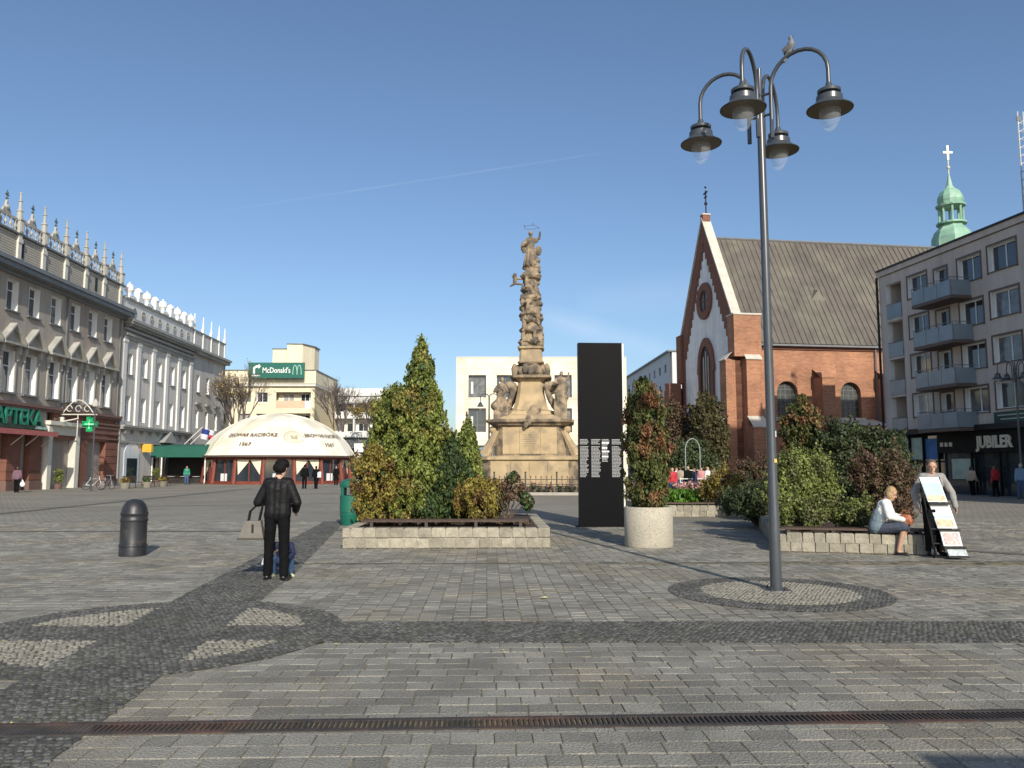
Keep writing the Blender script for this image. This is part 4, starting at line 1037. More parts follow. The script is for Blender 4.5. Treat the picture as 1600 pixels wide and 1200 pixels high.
for k in range(3): s.box(5.55+k*.4,5.8+k*.4,-.1,-.052,2.85,3.1)
s.build('small_marks',m_creaml,jw)
gs=thing('green_shop_sign','dark green signboard above the jeweller\'s name on the flats','sign',(25.7,55,0),R(-81.6))
MB().box(10.2,13.2,-.12,-.004,4.06,4.66).build('board',mat('bottle green board',(.012,.05,.04),.5),gs)
s=MB(); s.box(10.5,12.9,-.14,-.122,4.44,4.5); s.box(10.7,12.5,-.14,-.122,4.22,4.28); s.build('lettering_line',m_pale,gs)
an_=thing('roof_mast','thin lattice mast with a bracket standing on the roof of the flats','mast',(30.45,46,15.3),R(8))
s=MB(); 
for x,y in((-.18,0),(.18,0),(0,.25)): s.tube([(x,y,0),(x,y,7.5)],.03,5)
for k in range(14): s.tube([(-.18,0,k*.5+.2),(.18,0,k*.5+.45)],.02,4); s.tube([(.18,0,k*.5+.2),(0,.25,k*.5+.45)],.02,4)
s.build('lattice',m_wf,an_)
MB().box(-.3,.0,-.04,.0,6.9,7.2).build('aerial',m_lead,an_)

# ================= domed beer tent
m_canvas=mat('cream canvas',(.84,.81,.70),.8,var=.05,scale=.6,c2=(.74,.69,.55),c2scale=.4,transl=.08)
m_redw=mat('red stained timber',(.19,.045,.028),.5,var=.2,scale=3)
m_curt=mat('cream curtain',(.80,.74,.55),.85,var=.06)
DC=(-23.8,82.0); dx,dy=-DC[0],-DC[1]; aface=math.atan2(dy,dx)
D=thing('domed_beer_tent','wide cream domed tent pavilion with red timber posts and printed brewery lettering','tent',(DC[0],DC[1],0),0)
prof=[(7.75,2.72),(7.4,3.2),(6.92,3.95),(6.4,4.55),(5.75,5.08),(4.7,5.78),(3.6,6.32),(2.5,6.68),(1.25,6.95),(.5,7.03),(0,7.05)]
nf=16; vs=[];fs=[];sub=4
for r,z in prof:
    for i in range(nf*sub):
        a=2*math.pi*i/(nf*sub)+aface+R(11.25); t=(i%sub)/sub; sag=1-.02*math.sin(math.pi*t); vs.append((r*sag*math.cos(a),r*sag*math.sin(a),z-(.05 if r>1 else 0)*math.sin(math.pi*t)))
nn=nf*sub
for k in range(len(prof)-1):
    for i in range(nn): j=(i+1)%nn; fs.append((k*nn+i,k*nn+j,(k+1)*nn+j,(k+1)*nn+i))
m=MB(); m.add(vs,fs); cnp=m.build('canopy',m_canvas,D,smooth=True)
m=MB()
for i in range(nf):
    a=2*math.pi*i/nf+aface+R(11.25); m.tube([((r+.0)*math.cos(a),(r+.0)*math.sin(a),z+.01) for r,z in prof],.035,5)
m.build('seam',m_canvas,cnp)
MB().lathe([(7.7,2.55),(7.74,2.72)],nf*sub,ph=aface).build('eaves_band',m_brown,D)
R0=7.0
for i in range(nf):
    a=2*math.pi*i/nf+aface+R(11.25); a2=a+2*math.pi/nf; c0=Vector((math.cos(a),math.sin(a),0)); c1=Vector((math.cos(a2),math.sin(a2),0))
    s=MB(); s.tube([tuple(c0*(R0+.25)),tuple(c0*(R0+.0)+Vector((0,0,2.7)))],[.24,.17],6); s.build('post',m_redw,D)
    p0=c0*R0;p1=c1*R0; mid_=(p0+p1)/2; an2=math.atan2((p1-p0).y,(p1-p0).x); L=(p1-p0).length
    q=MB().box(-L/2,L/2,-.06,.06,0,.28).box(-L/2,L/2,-.05,.05,2.3,2.6).box(-.05,.05,-.05,.05,.28,2.3).build('frame',m_redw,D,(mid_.x,mid_.y,0),an2)
    MB().box(-L/2+.1,L/2-.1,.02,.04,.28,2.3).build('pane',m_glass,q)
    if i%2==0:
        c=MB(); c.prism([(-L/2+.2,2.3),(.1,2.3),(-L/2+.3,.9)],-.03 if True else 0,.0)
        c.prism([(L/2-.2,2.3),(.1,2.3),(L/2-.3,.9)][::-1],-.03,.0); c.build('curtain',m_curt,q,(0,0.10 if False else -.02,0))
    else: MB().box(-.5,.3,-.05,-.0,.3,1.0).build('menu_board',m_pvc,q); 
MB().lathe([(7.4,0),(7.4,.12)],32).build('floor',m_redw,D)
m_ink=mat('brown print',(.16,.11,.07),.8)
m_ink2=mat('pale gold print',(.42,.36,.22),.8)
def domept(az,z):
    zz=[p[1] for p in prof]; rr=[p[0] for p in prof]; r=float(np.interp(z,zz,rr))
    a=aface+az; return Vector(((r+.04)*math.cos(a),(r+.04)*math.sin(a),z+.03))
def dmap(az0,zc,r0):
    # text x -> azimuth (reading left to right from outside), y -> height, thickness ignored
    return lambda co: domept(az0+co.x/r0,zc+co.y*.72)
for az in(-24,-24+68):
    text('lettering','BROWAR RACIBÓRZ',.62,m_ink,cnp,(0,0,0),rot=(0,0,0),ext=0,sx=.85,off=.014,mapf=dmap(R(az),4.62,6.3))
    text('lettering','1567',.62,m_ink,cnp,(0,0,0),rot=(0,0,0),ext=0,off=.014,mapf=dmap(R(az-2),3.75,7.0))
em=MB(); 
for (a0,b0) in((.86,.82),(.64,.61)):
    K2=28; vs=[domept(R(12)+a0*math.cos(2*math.pi*i/K2)*rr_/5.8,4.45+.72*a0*math.sin(2*math.pi*i/K2)*rr_*.95) for i in range(K2) for rr_ in (1,b0/a0)]
    em.add(vs,[(2*i,2*i+1,(2*i+3)%(2*K2),(2*i+2)%(2*K2)) for i in range(K2)])
vs=[domept(R(12)+x/5.8,4.45+y) for x,y in((-.25,-.2),(.25,-.2),(.32,.2),(0,.05),(-.32,.2))]; em.add(vs,[(0,1,2,3,4)])
em.build('emblem',m_ink2,cnp)
# ================= sandstone column monument
m_sand1=mat('honey sandstone',(.43,.325,.19),.9,var=.16,scale=1.5,bump=.5,bscale=14,c2=(.31,.24,.155),c2scale=1.0)
m_sand2=mat('weathered sandstone',(.32,.245,.16),.92,var=.3,scale=3,bump=.9,bscale=12,c2=(.12,.10,.078),c2scale=1.6,c2lo=.42,c2hi=.60)
MO=thing('plague_column','tall honey sandstone column carved with clouds and saints on a stepped pedestal','monument',(1.2,50,0),R(-4))
def octp(w_,d_,c): return [(-w_+c,-d_),(w_-c,-d_),(w_,-d_+c),(w_,d_-c),(w_-c,d_),(-w_+c,d_),(-w_,d_-c),(-w_,-d_+c)]
def octloft(levels,name,mm):
    m=MB(); vs=[];fs=[]
    for w_,d_,c,z in levels: vs+=[(x,y,z) for x,y in octp(w_,d_,c)]
    for k in range(len(levels)-1):
        for i in range(8): j=(i+1)%8; fs.append((k*8+i,k*8+j,(k+1)*8+j,(k+1)*8+i))
    fs.append(tuple(reversed(range(8)))); fs.append(tuple(range((len(levels)-1)*8,len(levels)*8)))
    m.add(vs,fs); return m.build(name,mm,MO)
octloft([(3.3,2.8,.7,0),(3.3,2.8,.7,.35),(3.15,2.65,.7,.4),(2.95,2.45,.6,.45),(2.95,2.45,.6,2.0)],'plinth',m_sand2)
octloft([(3.0,2.5,.6,2.0),(3.08,2.58,.6,2.05),(3.08,2.58,.6,2.2),(2.9,2.4,.6,2.28)],'moulding',m_sand1)
octloft([(2.15,1.95,.5,2.28),(2.15,1.95,.5,4.05)],'die',m_sand2)
# facing slabs on plinth and die: each stone slab its own piece
for k,(a,b) in enumerate(((-2.3,-1.12),(-1.1,-.02),(0,1.06),(1.08,2.3))):
    MB().box(a,b,-2.475,-2.40,.5,1.96).build('slab',m_sand1,MO)
for a,b in((-1.62,-.62),(-.6,.62),(.64,1.62)):
    MB().box(a,b,-1.985,-1.93,2.4,3.98).build('slab',m_sand1,MO)
s=MB(); s.box(-.5,.5,-2.0,-1.987,2.75,3.65); s.build('inscription_panel',m_sand1,MO)
s=MB()
for k in range(6): s.box(-.4+.05*(k%2),.4-.07*(k%3),-2.006,-2.0005,3.5-.13*k,3.53-.13*k)
s.build('inscription_line',m_sand2,MO)
for sg in(-1,1):
    s=MB()
    pts=[(sg*(2.05+ .75*(1-t)**1.2),-1.6,2.3+1.5*t) for t in np.linspace(0,1,8)]
    s.tube(pts,[.42,.36,.3,.26,.24,.22,.22,.26],8); s.ball((sg*2.6,-1.6,2.6),(.34,.3,.34)); s.ball((sg*2.25,-1.6,3.85),(.24,.25,.24)); s.build('volute',m_sand1,MO,smooth=True)
octloft([(2.2,2.0,.5,4.05),(2.35,2.15,.5,4.12),(2.4,2.2,.5,4.2),(2.65,2.4,.5,4.3),(2.68,2.42,.5,4.42),(2.5,2.3,.5,4.48)],'cornice',m_sand2)
octloft([(2.3,2.05,.5,4.48),(2.05,1.85,.5,4.72),(1.6,1.5,.4,4.8),(1.5,1.4,.4,5.0),(1.12,1.05,.3,5.12),(.98,.95,.25,5.5),(.84,.82,.2,6.1),(.78,.78,.2,6.85),(.9,.9,.2,7.0)],'pedestal',m_sand1)
octloft([(1.0,1.0,.2,7.0),(1.25,1.2,.2,7.1),(1.28,1.22,.2,7.22),(.95,.95,.2,7.3)],'cornice',m_sand2)
def rocky(seed,fn,voxel,name,mm,disp=.08,ds=.25,it=2,loc=(0,0,0)):
    m=MB(); fn(m,random.Random(seed)); return remesh(m,name,voxel,mm,MO,loc,it=it,disp=disp,dscale=ds)
def swirls(m,r):
    for sg in(-1,1):
        for yy in(-.95,.9):
            pts=[Vector((sg*(1.0+.85*(1-t)**1.8),yy,4.9+1.75*t)) for t in np.linspace(0,1,7)]
            for a,b in zip(pts,pts[1:]): capsule(m,a,b,.20,.17)
            m.ball((sg*1.9,yy,5.05),(.35,.28,.33)); m.ball((sg*1.28,yy,6.55),(.34,.3,.34))
    for k in range(10): m.ball((r.uniform(-.5,.5),-1.35,r.uniform(4.6,5.2)),(.25,.2,.2))
    for k in range(4): m.ball((r.uniform(-.25,.25),-2.3,r.uniform(4.1,4.6)),(.14,.12,.2))
rocky(2,swirls,.05,'scroll_carving',m_sand2,.06,.2)
def collar(m,r):
    m.lathe([(.8,7.3),(.85,7.5),(.72,7.9),(.86,8.0),(.7,8.1)],16)
    for k in range(16):
        a=k*math.pi/8; m.ball((.85*math.cos(a),.85*math.sin(a),7.55+.1*(k%2)),(.2,.2,.3))
    for sg in(-1,1): m.ball((sg*1.0,-.4,7.6),(.22,.22,.45)); m.ball((sg*1.0,.4,7.6),(.22,.22,.45))
rocky(3,collar,.05,'collar_carving',m_sand2,.08,.15)
octloft([(.78,.78,.12,8.05),(.82,.82,.12,8.12),(.72,.72,.12,8.2),(.68,.68,.12,8.9),(.8,.8,.12,8.97),(.82,.82,.12,9.08),(.68,.68,.1,9.12)],'shaft_block',m_sand1)
def clouds(m,r):
    zs=9.1
    while zs<14.3:
        t=(zs-9.1)/5.3; R_=.66-.20*t
        m.lathe([(R_*.78,zs-.05),(R_*.8,zs+.4)],12)
        for k in range(5):
            a=r.uniform(0,2*math.pi); s_=r.uniform(.2,.36)*(1-.25*t)
            m.ball((R_*.75*math.cos(a),R_*.75*math.sin(a),zs+r.uniform(-.1,.2)),(s_*1.15,s_*1.15,s_*.75),12,8)
        zs+=.30
    for z,w_ in ((9.45,.86),(10.2,.78),(11.2,.76),(12.25,.72),(13.7,.7)): m.lathe([(w_*.8,z-.18),(w_,z),(w_*.7,z+.25)],14)
    # cherubs clinging to the clouds
    for z,a in((9.7,-1.2),(10.5,-2.2),(10.9,-.8),(11.6,-1.8),(12.7,-1.0),(13.3,-2.0),(9.8,-2.3),(12.1,-2.6)):
        rr=.74-.2*(z-9.1)/5; x,y=rr*math.cos(a),rr*math.sin(a)
        m.ball((x,y,z+.25),(.13,.13,.15)); capsule(m,(x,y,z+.1),(x*.95,y*.95,z-.2),.13,.16); capsule(m,(x,y,z+.05),(x*1.15+.15,y*1.1,z-.05),.06,.05); capsule(m,(x,y,z-.25),(x*1.2,y*1.2-.05,z-.45),.08,.05)
rocky(5,clouds,.04,'cloud_column',m_sand2,.10,.16,1)
# standing figures
def statue(m,x,y,z,h,lean=0,arm=1,ch=True):
    k=h/1.9
    q=lambda a,b,c:(x+a*k,y+b*k,z+c*k)
    m.ball(q(lean*.15,-.04,1.72),(.12*k,.13*k,.15*k)); capsule(m,q(lean*.1,0,1.55),q(lean*.05,0,1.35),.07*k,.1*k)
    capsule(m,q(-.16+lean*.1,0,1.4),q(.16+lean*.1,0,1.4),.12*k,.12*k)
    capsule(m,q(0,0,1.35),q(0,0,.95),.22*k,.2*k); capsule(m,q(0,0,.95),q(0,0,.1),.22*k,.34*k)
    capsule(m,q(-.25,0,1.35),q(-.38,-.15,1.05),.08*k,.07*k); capsule(m,q(-.38,-.15,1.05),q(-.15,-.28,1.15),.07*k,.05*k)
    if arm: capsule(m,q(.25,0,1.35),q(.45,-.1,1.45),.08*k,.07*k); capsule(m,q(.45,-.1,1.45),q(.5,-.2,1.75),.06*k,.05*k)
    else: capsule(m,q(.25,0,1.35),q(.36,-.15,1.05),.08*k,.07*k); capsule(m,q(.36,-.15,1.05),q(.1,-.3,1.2),.06*k,.05*k)
    for i in range(5):
        a=-2.6+i*.55; capsule(m,q(.18*math.cos(a),.18*math.sin(a),1.0),q(.36*math.cos(a),.36*math.sin(a),.05),.05*k,.09*k)
    capsule(m,q(-.3,.1,1.2),q(.35,.12,.3),.12*k,.14*k)
def madonna(m,r):
    statue(m,0,0,14.35,2.35,0,1); m.ball((.0,0,14.4),(.5,.5,.3)); m.ball((.35,-.1,16.0),(.14,.14,.16)); m.ball((-.45,0,15.6),(.2,.15,.4)); m.ball((.5,.1,15.4),(.2,.15,.35)); m.ball((.3,-.2,14.7),(.25,.25,.2))
rocky(6,madonna,.035,'madonna_figure',m_sand2,.05,.12,1)
def putto(m,r):
    m.ball((-1.0,-.2,13.75),(.13,.13,.14)); capsule(m,(-1.0,-.2,13.6),(-1.0,-.2,13.3),.13,.14); capsule(m,(-1.0,-.2,13.55),(-.6,-.1,13.5),.07,.07); capsule(m,(-1.0,-.2,13.2),(-1.3,-.3,13.0),.09,.05); capsule(m,(-1.05,-.1,13.5),(-1.2,.1,13.8),.07,.04); capsule(m,(-.9,-.2,13.2),(-.55,-.1,13.15),.09,.07)
rocky(7,putto,.03,'cherub_figure',m_sand2,.02,.1,1)
def saint1(m,r): 
    m.box(-2.2,-1.3,-1.9,-1.1,4.48,5.0); statue(m,-1.75,-1.5,5.0,2.1,.3,0); capsule(m,(-2.2,-1.6,5.4),(-1.5,-1.8,6.2),.12,.1); m.ball((-2.1,-1.6,5.3),(.3,.3,.3)); capsule(m,(-1.75,-1.5,4.4),(-1.7,-1.6,5.3),.3,.35)
def saint2(m,r):
    m.box(1.45,2.25,-1.9,-1.1,4.48,5.5); statue(m,1.85,-1.5,5.5,1.95,.4,1); m.ball((2.0,-1.5,6.4),(.33,.28,.5))
rocky(8,saint1,.04,'saint_figure',m_sand2,.06,.14,1); rocky(9,saint2,.04,'saint_figure',m_sand2,.06,.14,1)
m=MB(); m.tube([(.42*math.cos(a),0,16.9+.13*math.sin(a)) for a in np.linspace(0,2*math.pi,25)],.010,4); m.build('halo',m_iron,MO)
for k in range(6):
    a=math.pi*k/5; MB().ball((.5*math.cos(a)+.0,0,16.85+.28*math.sin(a)),.04,6,4).build('star',m_iron,MO) if k%2==0 else None
# railing round it on a low kerb
RLx,RLy=3.9,3.6
rl=thing('iron_railing','dark iron railing with spear points around the foot of the sandstone column','railing',(1.2,50,0),R(-2))
m_kerb=mat('pale kerb stone',(.36,.33,.28),.9,var=.1,scale=3)
m_rail=mat('dark iron railing',(.05,.04,.035),.6,var=.2,scale=6)
for sg in(-1,1): MB().box(-RLx-.15,RLx+.15,sg*RLy-.15,sg*RLy+.15,0,.16).build('kerb',m_kerb,rl); MB().box(sg*RLx-.15,sg*RLx+.15,-RLy+.151,RLy-.151,0,.16).build('kerb',m_kerb,rl)
barm=MB().tube([(0,0,.16),(0,0,1.0)],.016,5).lathe([(.0,.98),(.04,1.02),(0,1.14)],6).mesh('bar',m_rail)
postm=MB().box(-.045,.045,-.045,.045,.16,1.25).ball((0,0,1.3),.06,6,4).mesh('post',m_rail)
scm=MB(); scm.tube([(.13*math.cos(a)*(1-a/14),0,.45+.11*math.sin(a)*(1-a/14)) for a in np.linspace(0,7,16)],.012,4); scm=scm.mesh('scroll',m_rail)
for s_ in range(4):
    L=RLx if s_%2==0 else RLy; n=26 if s_%2==0 else 24
    for k in range(n+1):
        t=-L+2*L*k/n
        p={0:(t,-RLy),1:(RLx,t),2:(-t,RLy),3:(-RLx,-t)}[s_]; rz=R(90*s_)
        if s_==2: continue
        if k%6==0: 
            if k<n: add('post',postm,rl,(*p,0),rz)
        else: 
            add('bar',barm,rl,(*p,0),rz); 
            if s_==0: add('scroll',scm,rl,(*p,0),rz)
    for z in(.3,.62,.9):
        q={0:((-L,-RLy,z),(L,-RLy,z)),1:((RLx,-L,z),(RLx,L,z)),2:((-L,RLy,z),(L,RLy,z)),3:((-RLx,-L,z),(-RLx,L,z))}[s_]
        MB().tube(q,.02,5).build('rail',m_rail,rl)
m_leafg=mat('leaf green',(.045,.085,.02),.6,var=.25,scale=4,island=.5,transl=.2)
m_flow=mat('mixed blossom',(.45,.16,.16),.6,var=.3,scale=9,island=.6,c2=(.6,.55,.5),c2scale=9,transl=.1)
cs=[(1.2-3+.5*k+random.uniform(-.15,.15),46.75+random.uniform(0,.35),.3+random.uniform(0,.2)) for k in range(13)]
fb=thing('flower_row','low flowers and greenery planted inside the monument railing','flowers',(0,0,0))
leaves('foliage',cs,[.22]*13,90,.07,m_leafg,fb); leaves('blossom',[(c[0],c[1],c[2]+.15) for c in cs],[.22]*13,14,.08,m_flow,fb)

# ================= black information stele
m_st=mat('black steel stele',(.004,.004,.005),.5,var=.15,scale=1,spec=.08)
m_edge=mat('brushed side edge',(.62,.60,.52),.45,metal=.2,var=.1)
m_grey=mat('grey engraved text',(.30,.30,.30),.6,var=.05)
ST=thing('information_stele','tall black steel slab with columns of small grey lettering, standing beside the planter pot','monument',(2.43,22.0,0),R(3.0))
MB().box(-.61,.60,-.12,.12,0.0,5.02).build('slab',m_st,ST)
MB().box(.603,.645,-.12,.12,0.0,5.0).build('side_edge',m_edge,ST)
MB().box(-.7,.7,-.2,.2,0,.03).build('foot',m_st,ST)
rg=random.Random(11)
cx=[(-.585,.235),(-.275,.255),(.015,.22),(.29,.26)]
for ci,(x,wd_) in enumerate(cx):
    s=MB(); sw_=MB(); n=27 if ci!=2 else 14; z=2.36
    for k in range(n):
        big=(ci==2 and k in(2,5,7,10))
        h_=.024 if not big else .045
        L=wd_*(.98 if rg.random()<.35 else rg.uniform(.7,.98)) if ci!=2 else wd_*rg.uniform(.6,.95)
        if ci!=2 and k in(4,) : z-=.038; continue
        tgt=sw_ if big else s; xx=x
        while xx<x+L-.01:       # words broken into short strokes
            wl=min(rg.uniform(.03,.07) if not big else rg.uniform(.08,.14),x+L-xx); tgt.box(xx,xx+wl,-.1235,-.1215,z-h_,z); xx+=wl+.008
        z-=.0385 if not big else .06
    tag(s.build('lettering',m_grey,ST),kind='stuff')
    if sw_.v: tag(sw_.build('lettering',m_white,ST),kind='stuff')

# ================= bollard, bins, pot
m_boll=mat('scuffed black bollard paint',(.022,.023,.026),.42,var=.3,scale=5,bump=.15,bscale=40,c2=(.07,.06,.05),c2scale=3,c2lo=.55,c2hi=.7)
bx_,by_=G(207,868)
BO=thing('bollard','stout black cast iron bollard with a domed top on the open paving at the left','bollard',(bx_,by_,0))
MB().lathe([(.235,0),(.235,.16),(.228,.18),(.226,.62)],28).build('shaft',m_boll,BO,smooth=True)
MB().lathe([(.236,.62),(.24,.64),(.236,.67),(.228,.68),(.228,.73),(.238,.745),(.238,.77),(.228,.79),(.218,.85),(.19,.92),(.14,.98),(.07,1.015),(0,1.022)],28).build('cap',m_boll,BO,smooth=True)
MB().lathe([(.243,.17),(.246,.185),(.243,.20)],28).build('ring',m_boll,BO)
m_bin=mat('bottle green bin plastic',(.01,.13,.085),.42,var=.1,scale=3)
def bin_(loc,label,s_=1):
    b=thing('litter_bin',label,'litter bin',loc,0,'green litter bins on the square')
    MB().lathe([(.24,0),(.25,.04),(.285,.3),(.275,.31),(.275,.34),(.288,.35),(.29,.82),(.24,.82),(.24,.3)],24).build('body',m_bin,b,smooth=True)
    for k in range(4):
        a=R(45+90*k); MB().tube([(.27*math.cos(a),.27*math.sin(a),.8),(.27*math.cos(a),.27*math.sin(a),1.06)],.045,6).build('post',m_bin,b)
    MB().lathe([(.29,1.04),(.30,1.07),(.30,1.15),(.26,1.22),(.12,1.27),(0,1.28)],24).build('hood',m_bin,b,smooth=True)
    MB().lathe([(.22,.5),(.22,.8)],16).build('liner',m_black,b)
    b.scale=(s_,s_,s_); return b
bin_((-4.52,22.6,0),'green domed litter bin beside the left end of the large conifer bed')
bin_((11.0,40,0),'green litter bin far off between the crowd and the right hand shrubs')
m_agg=mat('exposed aggregate concrete',(.52,.47,.37),.9,var=.1,scale=2,bump=1.0,bscale=70,c2=(.36,.33,.27),c2scale=55,c2lo=.5,c2hi=.6)
PO=thing('planter_pot','round exposed aggregate concrete planter holding a narrow browning thuja','planter',(2.79,16.55,0))
MB().lathe([(.48,0),(.49,.02),(.49,.78),(.475,.8),(.42,.8),(.42,.70),(0,.70)],40).build('pot',m_agg,PO,smooth=True)
MB().lathe([(.42,.69),(.2,.73),(0,.74)],24).build('soil',m_soil,PO)

# ================= raised beds of granite blocks
def bed_blocks(root,x0,x1,y0,y1,h,sides='flrb',courses=2,bl=.255):
    th=.24; hs=[h*.5]*2
    rg=random.Random(5)
    def run(p,q,inward):
        d=(Vector(q)-Vector(p)); L=d.length; d.normalize(); a=math.atan2(d.y,d.x)
        for c in range(courses):
            x=-rg.uniform(0,.1)*c; z0=c*h/courses
            while x<L-.05:
                l=bl*rg.choice((.8,.95,1,1.1)); e=min(x+l,L)
                if e-x<.08: break
                s0=max(x,0)
                k=('blk',round(e-s0,2))
                if k not in _wc:
                    hl=(e-s0)/2-.009; m=MB(); t=th/2; hh=h/courses-.012; ch=.016
                    lev=[(hl-ch,t-ch,0.0),(hl,t,ch),(hl,t,hh-ch),(hl-ch,t-ch,hh)]
                    vs=[]
                    for lx,ly,z in lev: vs+=[(-lx,-ly,z),(lx,-ly,z),(lx,ly,z),(-lx,ly,z)]
                    fs=[(3,2,1,0),(12,13,14,15)]
                    for q_ in range(3): fs+=[(q_*4+i,q_*4+(i+1)%4,q_*4+4+(i+1)%4,q_*4+4+i) for i in range(4)]
                    m.add(vs,fs); _wc[k]=m.mesh('granite_block',m_granite)
                cx=Vector(p)+d*((s0+e)/2)+Vector((-d.y,d.x))*(th/2)
                add('granite_block',_wc[k],root,(cx.x+rg.uniform(-.004,.004),cx.y+rg.uniform(-.006,.006),z0+.004),rot=(rg.uniform(-.012,.012),0,a+rg.uniform(-.01,.01)))
                x=e
    if 'f' in sides: run((x0,y0),(x1,y0),1)
    if 'r' in sides: run((x1,y0+th+.005),(x1,y1),1)
    if 'b' in sides: run((x1-th-.005,y1),(x0+th+.005,y1),1)
    if 'l' in sides: run((x0,y1),(x0,y0+th+.005),1)
    MB().box(x0+.03,x1-.03,y0+.03,y1-.03,0.0,h-.035).build('mortar_core',m_kerb,root)
    MB().box(x0+th+.01,x1-th-.01,y0+th+.01,y1-th-.01,h-.034,h-.01).build('soil',m_soil,root)
BD=thing('raised_bed','raised bed walled with two courses of granite blocks under the large conifers','planter bed',(-3.35,16.0,0),R(1.5))
bed_blocks(BD,0,4.12,0,4.9,.41)
bn=thing('bench_edge','dark slatted bench boards along the front edge of the conifer bed','bench',(-3.35,16.0,0),R(1.5))
for yy,z in((.28,.50),(.42,.51),(.56,.51)): MB().box(.32,3.7,yy,yy+.12,z,z+.035).build('slat',m_wood,bn)
for x in(.5,1.6,2.6,3.5): MB().box(x,x+.06,.27,.68,.40,.498).build('bracket',m_rail,bn)
B2=thing('raised_bed','raised granite block bed under the olive shrubs where the woman sits','planter bed',(5.03,15.45,0),R(-14))
bed_blocks(B2,0,2.75,0,8.0,.34)
bn2=thing('bench_edge','dark bench board along the granite bed behind the seated woman','bench',(5.03,15.45,0),R(-14))
for yy,z in((.04,.42),(.18,.42),(.32,.42)): MB().box(.1,2.7,yy,yy+.12,z,z+.04).build('slat',m_wood,bn2)
for x in(.2,1.0,1.8,2.5): MB().box(x,x+.06,.06,.42,.335,.418).build('bracket',m_rail,bn2)
B3=thing('raised_bed','further granite bed with a grassy mound and dark juniper','planter bed',(4.3,26.0,0),R(0))
bed_blocks(B3,0,6.5,0,7,.36,'fl')
bn3=thing('bench_edge','dark bench board along the further granite bed','bench',(4.3,26.0,0),0)
for yy in(.04,.2): MB().box(.1,4.3,yy,yy+.13,.42,.47).build('slat',m_wood,bn3)
for x in(.4,2,3.8): MB().box(x,x+.06,.06,.3,.355,.418).build('bracket',m_rail,bn3)
# ================= vegetation
m_thuja=mat('thuja green',(.17,.205,.04),.6,var=.35,scale=2.2,island=.55,c2=(.22,.15,.04),c2scale=1.4,c2lo=.5,c2hi=.68,transl=.12)
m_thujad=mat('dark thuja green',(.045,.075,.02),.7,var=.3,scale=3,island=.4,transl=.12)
m_thujab=mat('browning thuja',(.095,.11,.028),.7,var=.3,scale=3,island=.5,c2=(.20,.09,.042),c2scale=2.2,c2lo=.50,c2hi=.62,transl=.15)
m_gold_j=mat('golden juniper',(.25,.205,.04),.7,var=.3,scale=3,island=.5,c2=(.14,.075,.028),c2scale=4,transl=.18)
m_olive=mat('olive shrub leaf',(.17,.20,.05),.6,var=.3,scale=3,island=.5,c2=(.11,.12,.04),c2scale=2,transl=.2)
m_brownl=mat('autumn brown leaf',(.125,.075,.045),.7,var=.3,scale=3,island=.5,c2=(.06,.05,.02),c2scale=3,transl=.15)
m_darkl=mat('dark leaf',(.05,.068,.024),.6,var=.3,scale=3,island=.5,transl=.12)
m_bark=mat('bark',(.09,.065,.045),.9,var=.3,scale=8,bump=.6,bscale=30)
m_bark2=mat('grey bark',(.12,.10,.09),.9,var=.3,scale=8)
def crown_from(fn,n,r0,r1,zlo,zhi,seed,inner=.25):
    """clump centres near the surface of a solid of revolution fn(t, angle)->radius; a few inside"""
    rg=np.random.RandomState(seed); C_=[];Rr=[]
    while len(C_)<n:
        t=rg.rand(); a=rg.rand()*2*math.pi; R_=fn(t,a)
        if rg.rand()>R_/fn.mx+.08: continue
        k=1.04-abs(rg.normal())*.20 if rg.rand()>inner else rg.rand()*.8
        z=zlo+(zhi-zlo)*t; C_.append((R_*k*math.cos(a),R_*k*math.sin(a),z)); Rr.append(r0+(r1-r0)*rg.rand())
    return np.array(C_),np.array(Rr)
